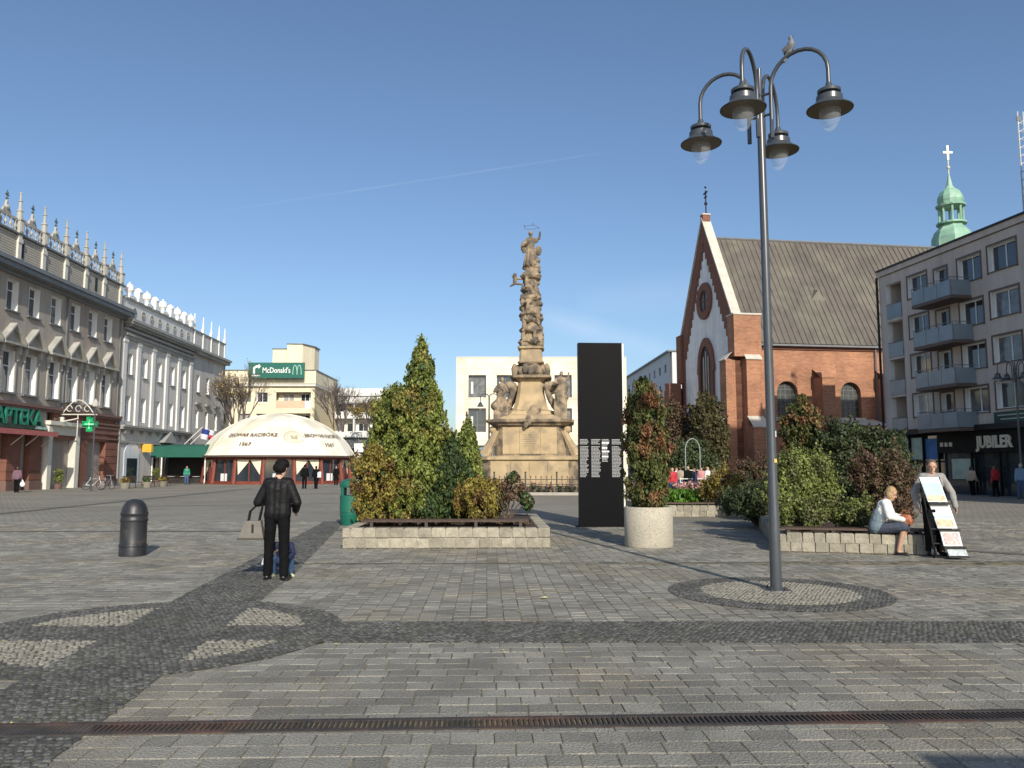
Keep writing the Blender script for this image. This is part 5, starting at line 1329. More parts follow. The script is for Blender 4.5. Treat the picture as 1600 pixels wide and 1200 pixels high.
def conifer(name,label,loc,h,rad,mm,n,per,leaf,seed,z0=.25,shape='cone',cat='conifer',grp=None,tx=0,cr=(.10,.2),parentm=None,md=None):
    root=thing(name,label,cat,loc,0,grp)
    rg=random.Random(seed); ph=[rg.uniform(0,6.28) for _ in range(6)]
    def fn(t,a):
        if shape=='cone': b=(1-t)**.8*(.78+.22*min(1,t*6))
        elif shape=='column': b=min(1,(t*5+.55))*(1-max(0,(t-.72)/.28)**2.2)
        else: b=math.sqrt(max(0,1-(2*t-1)**2))*.95+.05
        return rad*b*(1+.15*math.sin(3*a+ph[0]+t*5)+.11*math.sin(5*a+ph[1]-t*9)+.11*math.sin(t*23+ph[2]+2*a)+.10*math.sin(t*41+ph[3]+a*3))
    fn.mx=rad*1.2
    c,r=crown_from(fn,n,cr[0],cr[1],z0,h-.1,seed)
    sp=[]; sr=[]
    r2=np.random.RandomState(seed+50)
    for _ in range(n//3):      # stray sprays that break the outline
        t=r2.rand()**.9; a=r2.rand()*6.283; q=fn(t,a)*(1.02+.16*r2.rand())+.02; z=z0+(h-.1-z0)*t
        for j in range(3): sp.append((q*math.cos(a)*(1+.02*j),q*math.sin(a)*(1+.02*j),z+.045*j)); sr.append(.045-.011*j)
    for j in range(7): sp.append((r2.uniform(-.03,.03),r2.uniform(-.03,.03),h-.12+.035*j)); sr.append(.05-.005*j)
    if shape!='cone': sp=sp[:-7]; sr=sr[:-7]
    k_=len(sp)//3 if shape=='round' else len(sp)
    per2=max(8,per//6); spa=np.array(sp[:k_]); sra=np.array(sr[:k_])
    if tx: spa[:,0]+=tx*(spa[:,2]/h)
    leaves('stray_sprays',spa,np.stack([sra,sra,sra*1.6],1),per2,leaf*.85,mm,root,up=1.4,aspect=2.2)
    if tx: c[:,0]+=tx*(c[:,2]/h)
    crown=leaves('crown',c,np.stack([r,r,r*1.35],1),per,leaf,mm,root,up=.9,aspect=1.9)
    # darker leaves in the core: inner shade put into colour for depth
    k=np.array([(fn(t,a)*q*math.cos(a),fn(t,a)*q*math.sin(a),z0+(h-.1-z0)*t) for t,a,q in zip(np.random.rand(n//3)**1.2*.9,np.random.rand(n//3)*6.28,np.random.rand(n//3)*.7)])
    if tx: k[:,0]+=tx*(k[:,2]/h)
    leaves('inner_shade_foliage',k,np.full(len(k),cr[1]*1.3),per//2,leaf*1.5,md or m_thujad,root,up=.6)
    MB().tube([(0,0,0),(tx*.3,0,h*.4),(tx*.9,0,h*.92)],[rad*.1+.03,rad*.06+.02,.012],7).build('trunk',m_bark,root)
    return root
X0,Y0=-2.12,18.6
conifer('thuja','tall pointed green thuja, the biggest conifer of the raised bed',(X0,Y0,.40),4.2,1.0,m_thuja,720,96,.040,1,z0=.05,cr=(.07,.18))
conifer('thuja','shorter rounded thuja leaning against the left side of the tallest conifer',(-2.82,19.2,.40),3.2,.5,m_thuja,330,66,.040,2,z0=.05,shape='column')
conifer('thuja','small thuja at the right side of the tallest conifer',(-1.02,18.4,.40),2.35,.5,m_thuja,260,60,.040,3,z0=.05,shape='cone',cr=(.08,.15))
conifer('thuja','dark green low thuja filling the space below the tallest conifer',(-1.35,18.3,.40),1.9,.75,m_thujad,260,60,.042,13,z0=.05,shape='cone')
conifer('golden_juniper','golden brown juniper at the left end of the conifer bed',(-3.0,17.9,.40),1.72,.40,m_gold_j,210,60,.038,4,z0=.02,shape='column',cat='juniper',tx=-.1,cr=(.08,.15))
conifer('golden_juniper','low golden juniper to the right of the conifers',(-.72,17.6,.40),1.0,.50,m_gold_j,190,56,.036,5,z0=.1,shape='round',cat='juniper',cr=(.07,.14))
# little multi coloured bush on bare stems
MC=thing('sparse_bush','sparse multicoloured little bush with bare stems at the right end of the conifer bed','bush',(-.12,17.3,.4))
cc=[(-.25,0,.55),(0,.1,.8),(.15,0,.95),(.3,.1,.7),(.38,0,.55),(.1,-.1,.6),(-.1,0,.4),(.45,.05,.45)]
leaves('leaf_clusters',cc,[.17]*8,150,.045,m_brownl,MC); leaves('leaf_clusters',[(.4,-.05,.55),(.45,0,.4),(.12,0,.98)],[.16]*3,170,.045,m_leafg,MC)
s=MB()
for x,y,z in cc: s.tube([(random.uniform(-.05,.05),0,-.02),(x*.4,y*.5,z*.5),(x,y,z)],[.022,.014,.006],5)
s.build('stems',m_bark,MC)
leaves('x',[(0,0,0)],[.01],1,.01,m_soil) if False else None
gc=leaves('ground_twigs',[(random.uniform(-3.0,.35),random.uniform(16.7,17.6),.42) for _ in range(70)],[(.14,.12,.05)]*70,26,.05,m_brownl); tag(gc,kind='stuff')
conifer('thuja','narrow browning thuja growing in the round concrete pot',(2.79,16.55,.72),2.78,.37,m_thujab,400,66,.036,6,z0=-.05,shape='column',tx=-.06,cr=(.07,.14))
conifer('thuja','columnar green and brown thuja rising behind the lamp post',(8.15,22.4,.3),3.35,.48,m_thujab,420,60,.046,7,z0=.0,shape='column',cr=(.08,.16))
def shrub(name,label,loc,rx,ry,h,mm,n,per,leaf,seed,cat='shrub',cr=(.12,.24),z0=.1,stems=True):
    root=thing(name,label,cat,loc)
    rg=np.random.RandomState(seed); c=[]
    lob=[(rg.uniform(-.55,.55)*rx,rg.uniform(-.5,.5)*ry,rg.uniform(.35,.75)*h,rg.uniform(.35,.6)) for _ in range(7)]+[(0,0,h*.55,.75)]
    while len(c)<n:
        l=lob[rg.randint(len(lob))]; d=rg.normal(size=3); d/=np.linalg.norm(d); k=1-abs(rg.normal())*.2
        p=(l[0]+d[0]*k*l[3]*rx*.8,l[1]+d[1]*k*l[3]*ry*.8,l[2]+d[2]*k*l[3]*h*.6)
        if p[2]<z0 or p[2]>h: continue
        c.append(p)
    r=cr[0]+(cr[1]-cr[0])*rg.rand(n)
    leaves('foliage',c,r,per,leaf,mm,root,up=.3,aspect=1.5)
    if stems:
        s=MB(); e=[]; er=[]
        far=sorted(range(n),key=lambda i:-(abs(c[i][0])/rx+abs(c[i][1])/ry+1.6*c[i][2]/h))[:n//4]
        for i in far[::2]:
            p=Vector(c[i]); d=(p-Vector((0,0,h*.45))).normalized()*rg.uniform(.12,.34)*max(1,h/2.5); d.z+=.06; q=p+d; s.tube([p,q],[.006,.003],4)
            for j in range(4): w_=p.lerp(q,.4+.2*j); e.append(tuple(w_)); er.append(.05*max(1,h/3))
        s.build('twigs',m_bark,root); leaves('twig_leaves',e,er,7,leaf*.9,mm,root,up=.6)
    if stems:
        s=MB()
        for p in c[::max(1,n//22)]: s.tube([(p[0]*.12,p[1]*.12,0),(p[0]*.5,p[1]*.5,p[2]*.55),p],[.03,.018,.006],5)
        s.build('stems',m_bark,root)
    return root
shrub('olive_shrub','broad sunlit olive green shrub in the bed behind the lamp post',(6.35,17.6,.30),1.0,.9,1.72,m_olive,460,90,.042,11)
shrub('olive_shrub','lower olive shrub hanging over the bed edge by the lamp post',(5.75,16.3,.30),.55,.5,.85,m_olive,150,80,.038,12,cr=(.09,.17))
shrub('olive_shrub','lowest olive shrub at the front edge beside the seated woman',(6.7,16.1,.30),.5,.4,.65,m_olive,110,80,.038,14,cr=(.08,.15))
shrub('dark_shrub','tall dark leafy shrub behind the olive shrub',(9.3,21.8,.2),1.35,1.0,2.65,m_darkl,480,70,.052,15,cr=(.14,.28))
shrub('dark_shrub','loose dark shrub reaching over towards the flats',(11.0,23.5,.1),1.4,1.0,2.7,m_darkl,280,60,.052,16,cr=(.12,.26))
shrub('russet_shrub','russet brown twiggy shrub behind the seated woman',(8.35,18.0,.2),.95,.8,1.75,m_brownl,360,66,.038,17,cr=(.1,.2))
shrub('russet_shrub','second russet brown shrub by the man with the newspaper stand',(9.3,19.5,.1),.8,.8,1.6,m_brownl,220,60,.04,27,cr=(.1,.2))
shrub('dark_juniper','spreading dark juniper on the corner left of the lamp post',(6.6,21.5,.05),1.2,1.2,1.15,m_darkl,360,66,.042,18,cr=(.12,.22),cat='juniper')
shrub('rust_juniper','rust tinged juniper at the right of the grassy mound',(7.0,26.2,.3),1.1,.8,1.15,m_gold_j,240,60,.045,19,cat='juniper')
shrub('rust_juniper','brownish juniper behind the further granite bed',(8.6,26.5,.3),1.2,.8,1.5,m_brownl,240,56,.045,29,cat='juniper')
gm=leaves('grass_mound',[(5.3+random.uniform(-.9,.95),27.0+random.uniform(-.5,.8),.36+.42*max(0,1-abs(random.uniform(-1,1)))) for _ in range(130)],[(.22,.2,.14)]*130,60,.05,mat('bright grass',(.10,.22,.02),.6,var=.3,scale=6,island=.4,transl=.25),None,up=.9,aspect=2.5); tag(gm,kind='stuff')
# tree in front of the church gable
def tree(name,label,loc,h,spread,trunk_h,mleaf,nclump,per,leaf,seed,bare=False,mb_=None,levels=5,cat='tree',grp=None):
    root=thing(name,label,cat,loc,random.Random(seed).uniform(0,6),grp)
    rg=random.Random(seed); tips=[]; tr=MB(); br=MB()
    def grow(p,d,L,r,lev):
        q=p+d*L*.5+Vector((rg.uniform(-.06,.06),rg.uniform(-.06,.06),.02))*L; e=q+(d+Vector((rg.uniform(-.2,.2),rg.uniform(-.2,.2),.08))).normalized()*L*.5
        (tr if lev==0 else br).tube([p,q,e],[r,r*.85,r*.68],7 if lev<2 else 4)
        if lev>=levels: tips.append(e); return
        if lev>=2: tips.append(e)
        for k in range(rg.choice((3,3,4)) if lev<levels-1 else 3):
            a=rg.uniform(0,6.28); ti=rg.uniform(.35,.85)*spread
            x=d.orthogonal().normalized(); y=d.cross(x)
            nd=(d+ (x*math.cos(a)+y*math.sin(a))*ti).normalized(); nd.z+=.06; nd.normalize()
            grow(e if k else e,nd,L*rg.uniform(.6,.82),r*.6,lev+1)
    L0=trunk_h; grow(Vector((0,0,0)),Vector((0,0,1)),L0,h*.011+.02,0)
    top=max(t.z for t in tips); sc=h/top
    tr.v=[(v[0]*sc,v[1]*sc,v[2]*sc) for v in tr.v]; br.v=[(v[0]*sc,v[1]*sc,v[2]*sc) for v in br.v]
    tr.build('trunk',mb_ or m_bark,root); br.build('branches',mb_ or m_bark,root)
    if not bare:
        c=[tuple(t*sc) for t in tips]; rg.shuffle(c); c=c[:nclump]
        leaves('crown',c,[h*.05+.15]*len(c),per,leaf,mleaf,root,up=.1,aspect=1.3)
    return root
m_treeb=mat('olive brown tree leaf',(.085,.075,.03),.7,var=.3,scale=1,island=.5,transl=.2)
m_bareb=mat('bare grey brown twig',(.13,.105,.095),.9,var=.2)
shrub('small_tree','small round olive brown tree in front of the church gable',(14.4,58,0),2.1,1.8,6.7,m_treeb,620,60,.13,31,cat='tree',cr=(.25,.5),z0=.6)
shrub('small_tree','reddish brown tree between the potted thuja and the church',(11.9,60,0),1.5,1.4,6.6,m_brownl,340,40,.12,32,cat='tree',cr=(.25,.45),z0=.6)
shrub('small_tree','dark tree half hidden behind the potted thuja',(12.6,56.5,0),2.3,1.0,3.4,m_darkl,300,50,.12,33,cat='tree',cr=(.25,.45),z0=.3)
tree('bare_tree','bare branching tree in front of the pale yellow block',(-31.3,92,0),13.6,.5,2.6,mat('sparse yellow leaf',(.30,.22,.06),.7,island=.4),160,8,.12,41,mb_=m_bareb,levels=6,grp=None)
tree('bare_tree','wide bare grey tree in front of the white flats',(-21.3,100,0),13.2,.6,2.8,m_bareb,0,0,.1,42,bare=True,mb_=m_bareb,levels=6)
tree('bare_tree','reddish bare tree behind the left of the conifers',(-17.5,105,0),11.6,.6,2.6,m_brownl,150,8,.12,43,mb_=m_bareb,levels=6)
tree('bare_tree','yellowing tree behind the glass pavilion',(-15.2,88,0),9.0,.85,2.4,m_gold_j,160,14,.16,44,mb_=m_bareb,levels=5)
# ================= street lamps
m_lglass=mat('clear lamp globe',(.8,.85,.9),.05,var=0,spec=.6,alpha=.14)
m_inlamp=mat('lamp reflector',(.18,.15,.12),.35,metal=.5,var=.2)
m_head=mat('lamp head paint',(.055,.062,.07),.3,var=.1,scale=6,spec=.7)
m_stick=mat('yellowed sticker',(.6,.45,.15),.6)
def lantern(parent,loc,sc=1):
    # bell-shaped head, rim at loc
    h=MB().lathe([(.295,0),(.29,-.012),(.17,.10),(.165,.17),(.10,.19),(.10,.215),(.145,.22),(.15,.255),(.12,.275),(.05,.305),(.035,.36)],28).mesh('lamp_head',m_head,True)
    o=add('lamp_head',h,parent,loc)
    MB().lathe([(.28,-.012),(.155,.05),(.0,.06)],28).build('reflector',m_inlamp,o)
    MB().lathe([(.135,.035),(.138,-.08),(.118,-.18),(.07,-.265),(.03,-.295),(0,-.30)],20).build('globe',m_lglass,o,smooth=True)
    return o
lx,ly=G(1213,922)
LP=thing('street_lamp','tall dark grey four armed street lamp standing in the ring of pale cobbles','street lamp',(lx,ly,0),0)
MB().lathe([(.105,0),(.105,.02),(.075,.03),(.068,1.1),(.064,1.12),(.058,3.2),(.050,6.55),(.045,6.58),(.03,6.6),(.028,7.15),(.0,7.17)],20).build('pole',m_lamp,LP,smooth=True)
MB().box(-.16,.16,-.16,.16,-.0,.014).build('base_plate',m_lamp,LP)
for a in range(4): MB().lathe([(.016,.014),(.016,.05),(0,.055)],8,(.13*math.cos(a*1.57+.78),.13*math.sin(a*1.57+.78),0)).build('bolt',m_iron,LP)
MB().box(-.022,.022,-.003,.003,1.66,1.71).build('sticker',m_stick,LP,(.026,-.062,0),R(22))
MB().box(-.008,.008,-.003,.003,2.0,2.08).build('sticker',m_white,LP,(.047,-.046,0),R(45))
armd=[(147,.86,6.26),(239,.93,6.20),(318,.95,6.27),(58,1.0,6.31)]
for k,(an,rr,zr) in enumerate(armd):
    a=R(an); c,s_=math.cos(a),math.sin(a)
    top=zr+.93; r0=.16; rad=(rr-r0)/2; mid_=(rr+r0)/2
    pts=[(r0,6.45-.1),(r0,top-rad*.95)]
    for i in range(1,12):
        t=math.pi*(1-i/12); pts.append((mid_+rad*math.cos(t),top-rad*.95+rad*1.0*math.sin(t)))
    pts+=[(rr,top-rad*.95),(rr,zr+.30)]
    q=MB().tube([(p[0]*c,p[0]*s_,p[1]) for p in pts],.028,10).build('arm',m_lamp,LP,smooth=True)
    MB().tube([(.16*c,.16*s_,6.1),(.16*c,.16*s_,6.36)],.03,8).build('arm_foot',m_lamp,q)
    for z in(6.45,6.75): MB().tube([(.03*c,.03*s_,z),(.15*c,.15*s_,z)],.018,6).build('arm_clamp',m_lamp,q)
    lantern(LP,(rr*c,rr*s_,zr))
def lamp_copy(loc,rz,label):
    return clone(LP,loc,rz,label)
l2=lamp_copy((26.6,42,0),.4,'four armed street lamp at the right edge before the black shopfronts')
def lamp_small(loc,label,az,h=6.9):
    r_=thing('street_lamp',label,'street lamp',loc,az)
    MB().lathe([(.09,0),(.07,1.2),(.05,h),(0,h+.02)],12).build('pole',m_lamp,r_)
    for sg in(-1,1):
        pts=[(0,0,h-.5),(0,0,h-.1)]+[(sg*(.33-.33*math.cos(t)),0,h-.1+.3*math.sin(t)) for t in np.linspace(.2,math.pi,8)]
        pts.append((sg*.66,0,h-.4)); MB().tube(pts,.035,6).build('arm',m_lamp,r_); lantern(r_,(sg*.66,0,h-.75))
lamp_small((-1.72,60,0),'slim street lamp with bell lanterns in front of the pale stone block',0)
lb=thing('street_lamp','thin single street lamp in front of the oxblood shopfront','street lamp',(-28.6,54.8,0),0)
MB().lathe([(.08,0),(.06,.9),(.045,5.6),(0,5.7)],10).build('pole',m_lamp,lb)
MB().lathe([(.05,5.7),(.2,5.75),(.22,6.0),(.1,6.15),(0,6.3)],10).build('lantern',mat('pale lantern',(.5,.48,.42),.4),lb)
# pigeon on the lamp arm
a=R(321); rp=.50
PG=thing('pigeon','grey pigeon perched on top of the right hand lamp arm','bird',(lx+rp*math.cos(a),ly+rp*math.sin(a),7.20+.03),R(60))
m_pig=mat('pigeon grey',(.16,.16,.17),.7,var=.3,scale=30)
m=MB(); capsule(m,(0,-.02,.12),(0,.06,.06),.055,.05); capsule(m,(0,-.045,.15),(0,-.06,.20),.035,.026); m.ball((0,-.065,.215),(.026,.032,.026)); capsule(m,(0,.08,.04),(0,.17,-.03),.035,.018)
remesh(m,'body',.008,m_pig,PG,it=2)
s=MB(); s.lathe([(.008,0),(0,.022)],6); 
b_=MB().tube([(0,-.09,.213),(0,-.115,.205)],[.006,.001],5).build('beak',m_black,PG)
for sg in(-1,1):
    MB().tube([(sg*.018,0,.06),(sg*.018,-.005,0)],.004,4).build('leg',m_iron,PG); MB().ball((sg*.048,.05,.09),(.012,.075,.04)).build('wing',mat('pigeon wing',(.08,.085,.095),.7),PG)

PG.rotation_euler=(R(-28),0,R(60))
# ================= people
m_skin=mat('skin',(.50,.29,.20),.55,var=.06,scale=20)
m_hairb=mat('black hair',(.008,.007,.007),.7,var=.3,scale=60,bump=.3,bscale=90,spec=.15)
m_hairl=mat('blonde hair',(.40,.27,.13),.5,var=.3,scale=60,bump=.4,bscale=90)
m_hairbr=mat('brown hair',(.06,.035,.02),.5,var=.3,scale=60)
def J0(h=1.7):
    k=h/1.7
    d=dict(pel=(0,0,.95),wai=(0,0,1.08),che=(0,0,1.28),nec=(0,.0,1.45),hea=(0,-.01,1.585),
      shL=(-.165,0,1.39),elL=(-.225,.02,1.12),wrL=(-.235,-.05,.88),shR=(.165,0,1.39),elR=(.225,.02,1.12),wrR=(.235,-.05,.88),
      hiL=(-.09,0,.92),knL=(-.10,-.02,.50),anL=(-.105,.02,.09),toL=(-.125,-.15,.035),hiR=(.09,0,.92),knR=(.10,-.02,.50),anR=(.105,.02,.09),toR=(.125,-.15,.035))
    return {a:Vector(b)*k for a,b in d.items()}
def hand(m,w_,d,side,curl=.5,k=1.0):
    """palm, four unequal bent fingers and a thumb; d = direction of the hand"""
    d=Vector(d).normalized(); w_=Vector(w_)
    sd=Vector((0,1,0)) if abs(d.y)<.7 else Vector((0,0,1)); sd=(sd-d*sd.dot(d)).normalized(); n=d.cross(sd).normalized()*side
    pal=w_+d*.075*k
    for q in(-1,0,1): capsule(m,w_+sd*.016*q*k,pal+sd*.024*q*k,.018*k,.014*k,8)
    for i,L in enumerate((.068,.077,.072,.055)):
        b=pal+sd*(-.030+.02*i)*k; e=b+(d+n*.25*curl)*L*.5*k; t=e+(d*(1-curl)+n*curl).normalized()*L*.5*k
        capsule(m,b,e,.0095*k,.009*k,7); capsule(m,e,t,.009*k,.008*k,7)
    b=w_+d*.025*k-sd*.025*k; e=b+(d*.7-sd*.8).normalized()*.035*k; t=e+(d*.9+n*.4).normalized()*.03*k
    capsule(m,b,e,.012*k,.0105*k,7); capsule(m,e,t,.0105*k,.009*k,7)
def head(m,J,tilt=(0,0),k=1.0):
    c=J['hea']; f=Vector((math.sin(tilt[0])*math.cos(tilt[1]),-math.cos(tilt[0])*math.cos(tilt[1]),math.sin(tilt[1]))); r=Vector((math.cos(tilt[0]),math.sin(tilt[0]),0)); u=r.cross(f)*-1 if r.cross(f).z<0 else r.cross(f)
    P_=lambda a,b,z:c+r*a*k+f*b*k+u*z*k
    m.ball(P_(0,-.01,.03),(.078*k,.09*k,.088*k),14,10); m.ball(P_(0,.015,-.045),(.058*k,.066*k,.072*k),12,8)
    capsule(m,P_(0,.085,.0),P_(0,.102,-.03),.009*k,.013*k,6); capsule(m,P_(-.022,.075,-.063),P_(.022,.075,-.063),.009*k,.009*k,6)
    for s_ in(-1,1): capsule(m,P_(s_*.076,-.005,.012),P_(s_*.074,-.005,-.025),.014*k,.010*k,6); m.ball(P_(s_*.03,.075,.028),(.015*k,.010*k,.006*k),6,4)
    m.ball(P_(0,.065,-.10),(.022*k,.02*k,.018*k),8,5)
    return P_
def person(label,loc,rz,J,cloth,hair,voxel=.012,tilt=(0,0),k=1.0,handd=None,curl=.6,fem=False,eyes=False,grp=None,bulk=1.0):
    root=thing('person',label,'person',loc,rz,grp)
    m=MB(); P_=head(m,J,tilt,k)
    capsule(m,J['nec']-Vector((0,0,.03)),J['hea']-Vector((0,0,.06))*k,.055*k,.05*k)
    capsule(m,J['shL'],J['shR'],.06*k,.06*k); capsule(m,J['che']+Vector((-.06,0,0)),J['wai']+Vector((-.05,0,0)),.09*k,.08*k); capsule(m,J['che']+Vector((.06,0,0)),J['wai']+Vector((.05,0,0)),.09*k,.08*k)
    capsule(m,J['hiL'],J['hiR'],.09*k,.09*k); capsule(m,J['wai'],J['pel'],.10*k,.11*k); capsule(m,J['nec'],J['che'],.07*k,.1*k)
    for s_ in'LR':
        capsule(m,J['sh'+s_],J['el'+s_],.047*k,.038*k); capsule(m,J['el'+s_],J['wr'+s_],.036*k,.025*k)
        capsule(m,J['hi'+s_],J['kn'+s_],.08*k,.055*k); capsule(m,J['kn'+s_],J['an'+s_],.052*k,.034*k); capsule(m,J['an'+s_]-Vector((0,0,.03)),J['to'+s_],.035*k,.028*k)
        dd=(J['wr'+s_]-J['el'+s_]) if not handd else handd[s_]
        hand(m,J['wr'+s_],dd,1 if s_=='L' else -1,curl,k)
    remesh(m,'body',voxel,m_skin,root,it=2 if voxel<.01 else 1)
    for nm,kind,mm,inf in cloth:
        m=MB(); i=inf
        if kind in('jacket','top','vest'):
            W_=.085*bulk
            for s_ in(-1,0,1): capsule(m,J['che']+Vector((.075*s_,0,.03))*bulk*k,J['wai']+Vector((.065*s_,0,0))*bulk*k,(.098+i)*k,(.092+i)*k)
            capsule(m,J['che'],J['nec']-Vector((0,0,.03))*k,(.105+i)*k,(.06+i)*k)
            capsule(m,J['shL'],J['shR'],(.062+i)*k,(.062+i)*k)
            if kind!='vest':
                bt=J['pel']
                for s_ in(-1,0,1): capsule(m,J['wai']+Vector((.065*s_,0,0))*bulk*k,bt+Vector((.068*s_,0,.0))*bulk*k,(.092+i)*k,(.10+i)*k)
                for s_ in'LR': capsule(m,J['sh'+s_],J['el'+s_],(.056+i)*k,(.05+i)*k); capsule(m,J['el'+s_],J['wr'+s_]*.97+J['el'+s_]*.03,(.05+i)*k,(.036+i)*k)
            capsule(m,J['nec'],J['nec']+Vector((0,.0,.02)),.066*k,.06*k)
        elif kind=='trousers':
            capsule(m,J['hiL'],J['hiR'],(.098+i)*k,(.098+i)*k); capsule(m,J['hiL']+Vector((0,0,.06)),J['hiR']+Vector((0,0,.06)),(.09+i)*k,(.09+i)*k)
            for s_ in'LR': capsule(m,J['hi'+s_],J['kn'+s_],(.088+i)*k,(.068+i)*k); capsule(m,J['kn'+s_],J['an'+s_],(.066+i)*k,(.056+i)*k)
        elif kind=='skirt':
            capsule(m,J['hiL'],J['hiR'],(.10+i)*k,(.10+i)*k)
            for s_ in'LR': capsule(m,J['hi'+s_],J['hi'+s_].lerp(J['kn'+s_],.95),(.098+i)*k,(.085+i)*k)
            capsule(m,(J['hiL']+J['hiR'])/2,(J['knL']+J['knR'])/2,(.095+i)*k,(.09+i)*k)
        elif kind=='shoes':
            for s_ in'LR': capsule(m,J['an'+s_]-Vector((0,-.02,.045)),J['to'+s_],(.040+i)*k,(.034+i)*k,10); m.box(J['to'+s_].x-.03,J['to'+s_].x+.03,min(J['to'+s_].y,J['an'+s_].y),max(J['to'+s_].y,J['an'+s_].y)+.03,0 if J['to'+s_].z<.08 else J['to'+s_].z-.04,.02 if J['to'+s_].z<.08 else J['to'+s_].z-.02)
        elif kind=='cape':
            pass
        remesh(m,nm,voxel,mm,root,it=3,disp=(.010 if mm.name=='black leather' else .014) if kind!='shoes' else 0,dscale=.06)
    m=MB(); hk,hm=hair
    m.ball(P_(0,-.028,.048),(.088*k,.092*k,.085*k),14,10); 
    if hk in('short','bob','big'): m.ball(P_(0,-.045,.0),(.086*k,.075*k,.09*k),12,8)
    if hk=='bob': 
        for s_ in(-1,1): m.ball(P_(s_*.06,-.02,-.03),(.035*k,.06*k,.075*k),10,6)
    if hk=='big': m.ball(P_(0,-.03,.06),(.105*k,.105*k,.085*k),12,8); m.ball(P_(0,-.06,.0),(.10*k,.07*k,.08*k),12,8)
    remesh(m,'hair',max(voxel,.008),hm,root,it=0,disp=.022,dscale=.018)
    if eyes:
        for s_ in(-1,1): MB().ball(P_(s_*.03,.083,.018),(.011,.006,.006),8,5).build('eye',m_black,root)
    return root
# --- the woman in the black leather jacket, seen from behind
m_leath=mat('black leather',(.009,.009,.010),.6,var=.3,scale=12,bump=.25,bscale=25,spec=.22)
m_blk=mat('black cloth',(.007,.007,.008),.9,var=.2,scale=10,spec=.1)
m_shoe=mat('black shoe',(.012,.012,.012),.35)
J=J0(1.70)
J['hea']+=Vector((-.03,-.05,-.01)); J['shL']=Vector((-.145,0,1.375)); J['shR']=Vector((.145,0,1.375)); J['elL']=Vector((-.27,.0,1.10)); J['wrL']=Vector((-.20,-.20,.98)); J['elR']=Vector((.29,.0,1.10)); J['wrR']=Vector((.13,-.24,1.12))
J['hiL'].x=-.085; J['hiR'].x=.095; J['knL'].x=-.10; J['knR'].x=.115; J['anL'].x=-.115; J['anR'].x=.135; J['anR'].y-=.05; J['toL'].x=-.15; J['toR'].x=.17
wx,wy=G(431,907)
wm=person('woman seen from behind in black leather jacket and trousers, carrying a grey handbag',(wx,wy,0),R(180),{k:(Vector((-v.x,v.y,v.z)) if 0 else v) for k,v in J.items()},
  [('jacket','jacket',m_leath,.018),('trousers','trousers',m_blk,.006),('shoes','shoes',m_shoe,.004)],('big',m_hairb),voxel=.0085,tilt=(-.45,-.35),bulk=1.12)
m_bag=mat('taupe handbag leather',(.16,.145,.125),.5,var=.15,scale=10)
# her left arm is at the picture's left (x>0 in her own frame, she faces away)
bgx=wx-.36; 
BG=thing('handbag','taupe trapezoid handbag hanging from the crook of the woman\'s left arm','handbag',(bgx+.02,wy+.02,.57),R(6))
MB().prism([(-.21,0),(.15,0),(.10,.27),(-.11,.27)][::1],-.075,.075).build('bag_body',m_bag,BG); MB().prism([(-.215,0),(.155,0),(.148,.03),(-.208,.03)],-.08,.08).build('bag_base',mat('dark bag base',(.06,.055,.04),.5),BG)
for yy in(-.05,.05): MB().tube([(-.08,yy,.26),(-.06,yy,.40),(.06,yy*.5,.52),(.12,yy*.3,.52),(.09,yy,.38),(.07,yy,.26)],.011,6).build('handle',m_shoe,BG)
MB().box(-.02,.01,-.082,-.0755,.10,.22).build('tag',m_shoe,BG)
# child crouching just beyond her
m_navy=mat('navy jacket',(.012,.018,.06),.7,var=.2); m_jean=mat('blue jeans',(.05,.10,.20),.8,var=.2,scale=15); m_lime=mat('lime sole shoe',(.50,.60,.35),.6); m_stripe=mat('pale stripe',(.6,.6,.65),.7)
k=.62
J={a:b*k for a,b in J0(1.7).items()}
J.update(pel=Vector((0,.05,.22)),wai=Vector((0,.0,.31)),che=Vector((0,-.06,.42)),nec=Vector((0,-.10,.52)),hea=Vector((0,-.16,.60)),shL=Vector((-.11,-.08,.47)),shR=Vector((.11,-.08,.47)),elL=Vector((-.2,-.12,.33)),wrL=Vector((-.22,-.22,.18)),elR=Vector((.16,-.2,.35)),wrR=Vector((.10,-.32,.30)),
 hiL=Vector((-.06,.05,.20)),hiR=Vector((.06,.05,.20)),knL=Vector((-.14,-.18,.30)),knR=Vector((.13,-.18,.31)),anL=Vector((-.13,-.02,.06)),anR=Vector((.12,-.02,.06)),toL=Vector((-.16,-.13,.03)),toR=Vector((.15,-.13,.03)))
ch=person('small child in a navy jacket and jeans crouching just in front of the woman\'s feet',(wx-.02,wy+.42,0),R(10),J,[('jacket','jacket',m_navy,.012),('trousers','trousers',m_jean,.006),('shoes','shoes',m_lime,.006)],('short',m_hairbr),voxel=.012,k=.62,tilt=(-.3,-.4))
MB().tube([(-.21,-.16,.42),(-.27,-.20,.2)],[.02,.02],6).build('sleeve_stripe',m_stripe,ch)
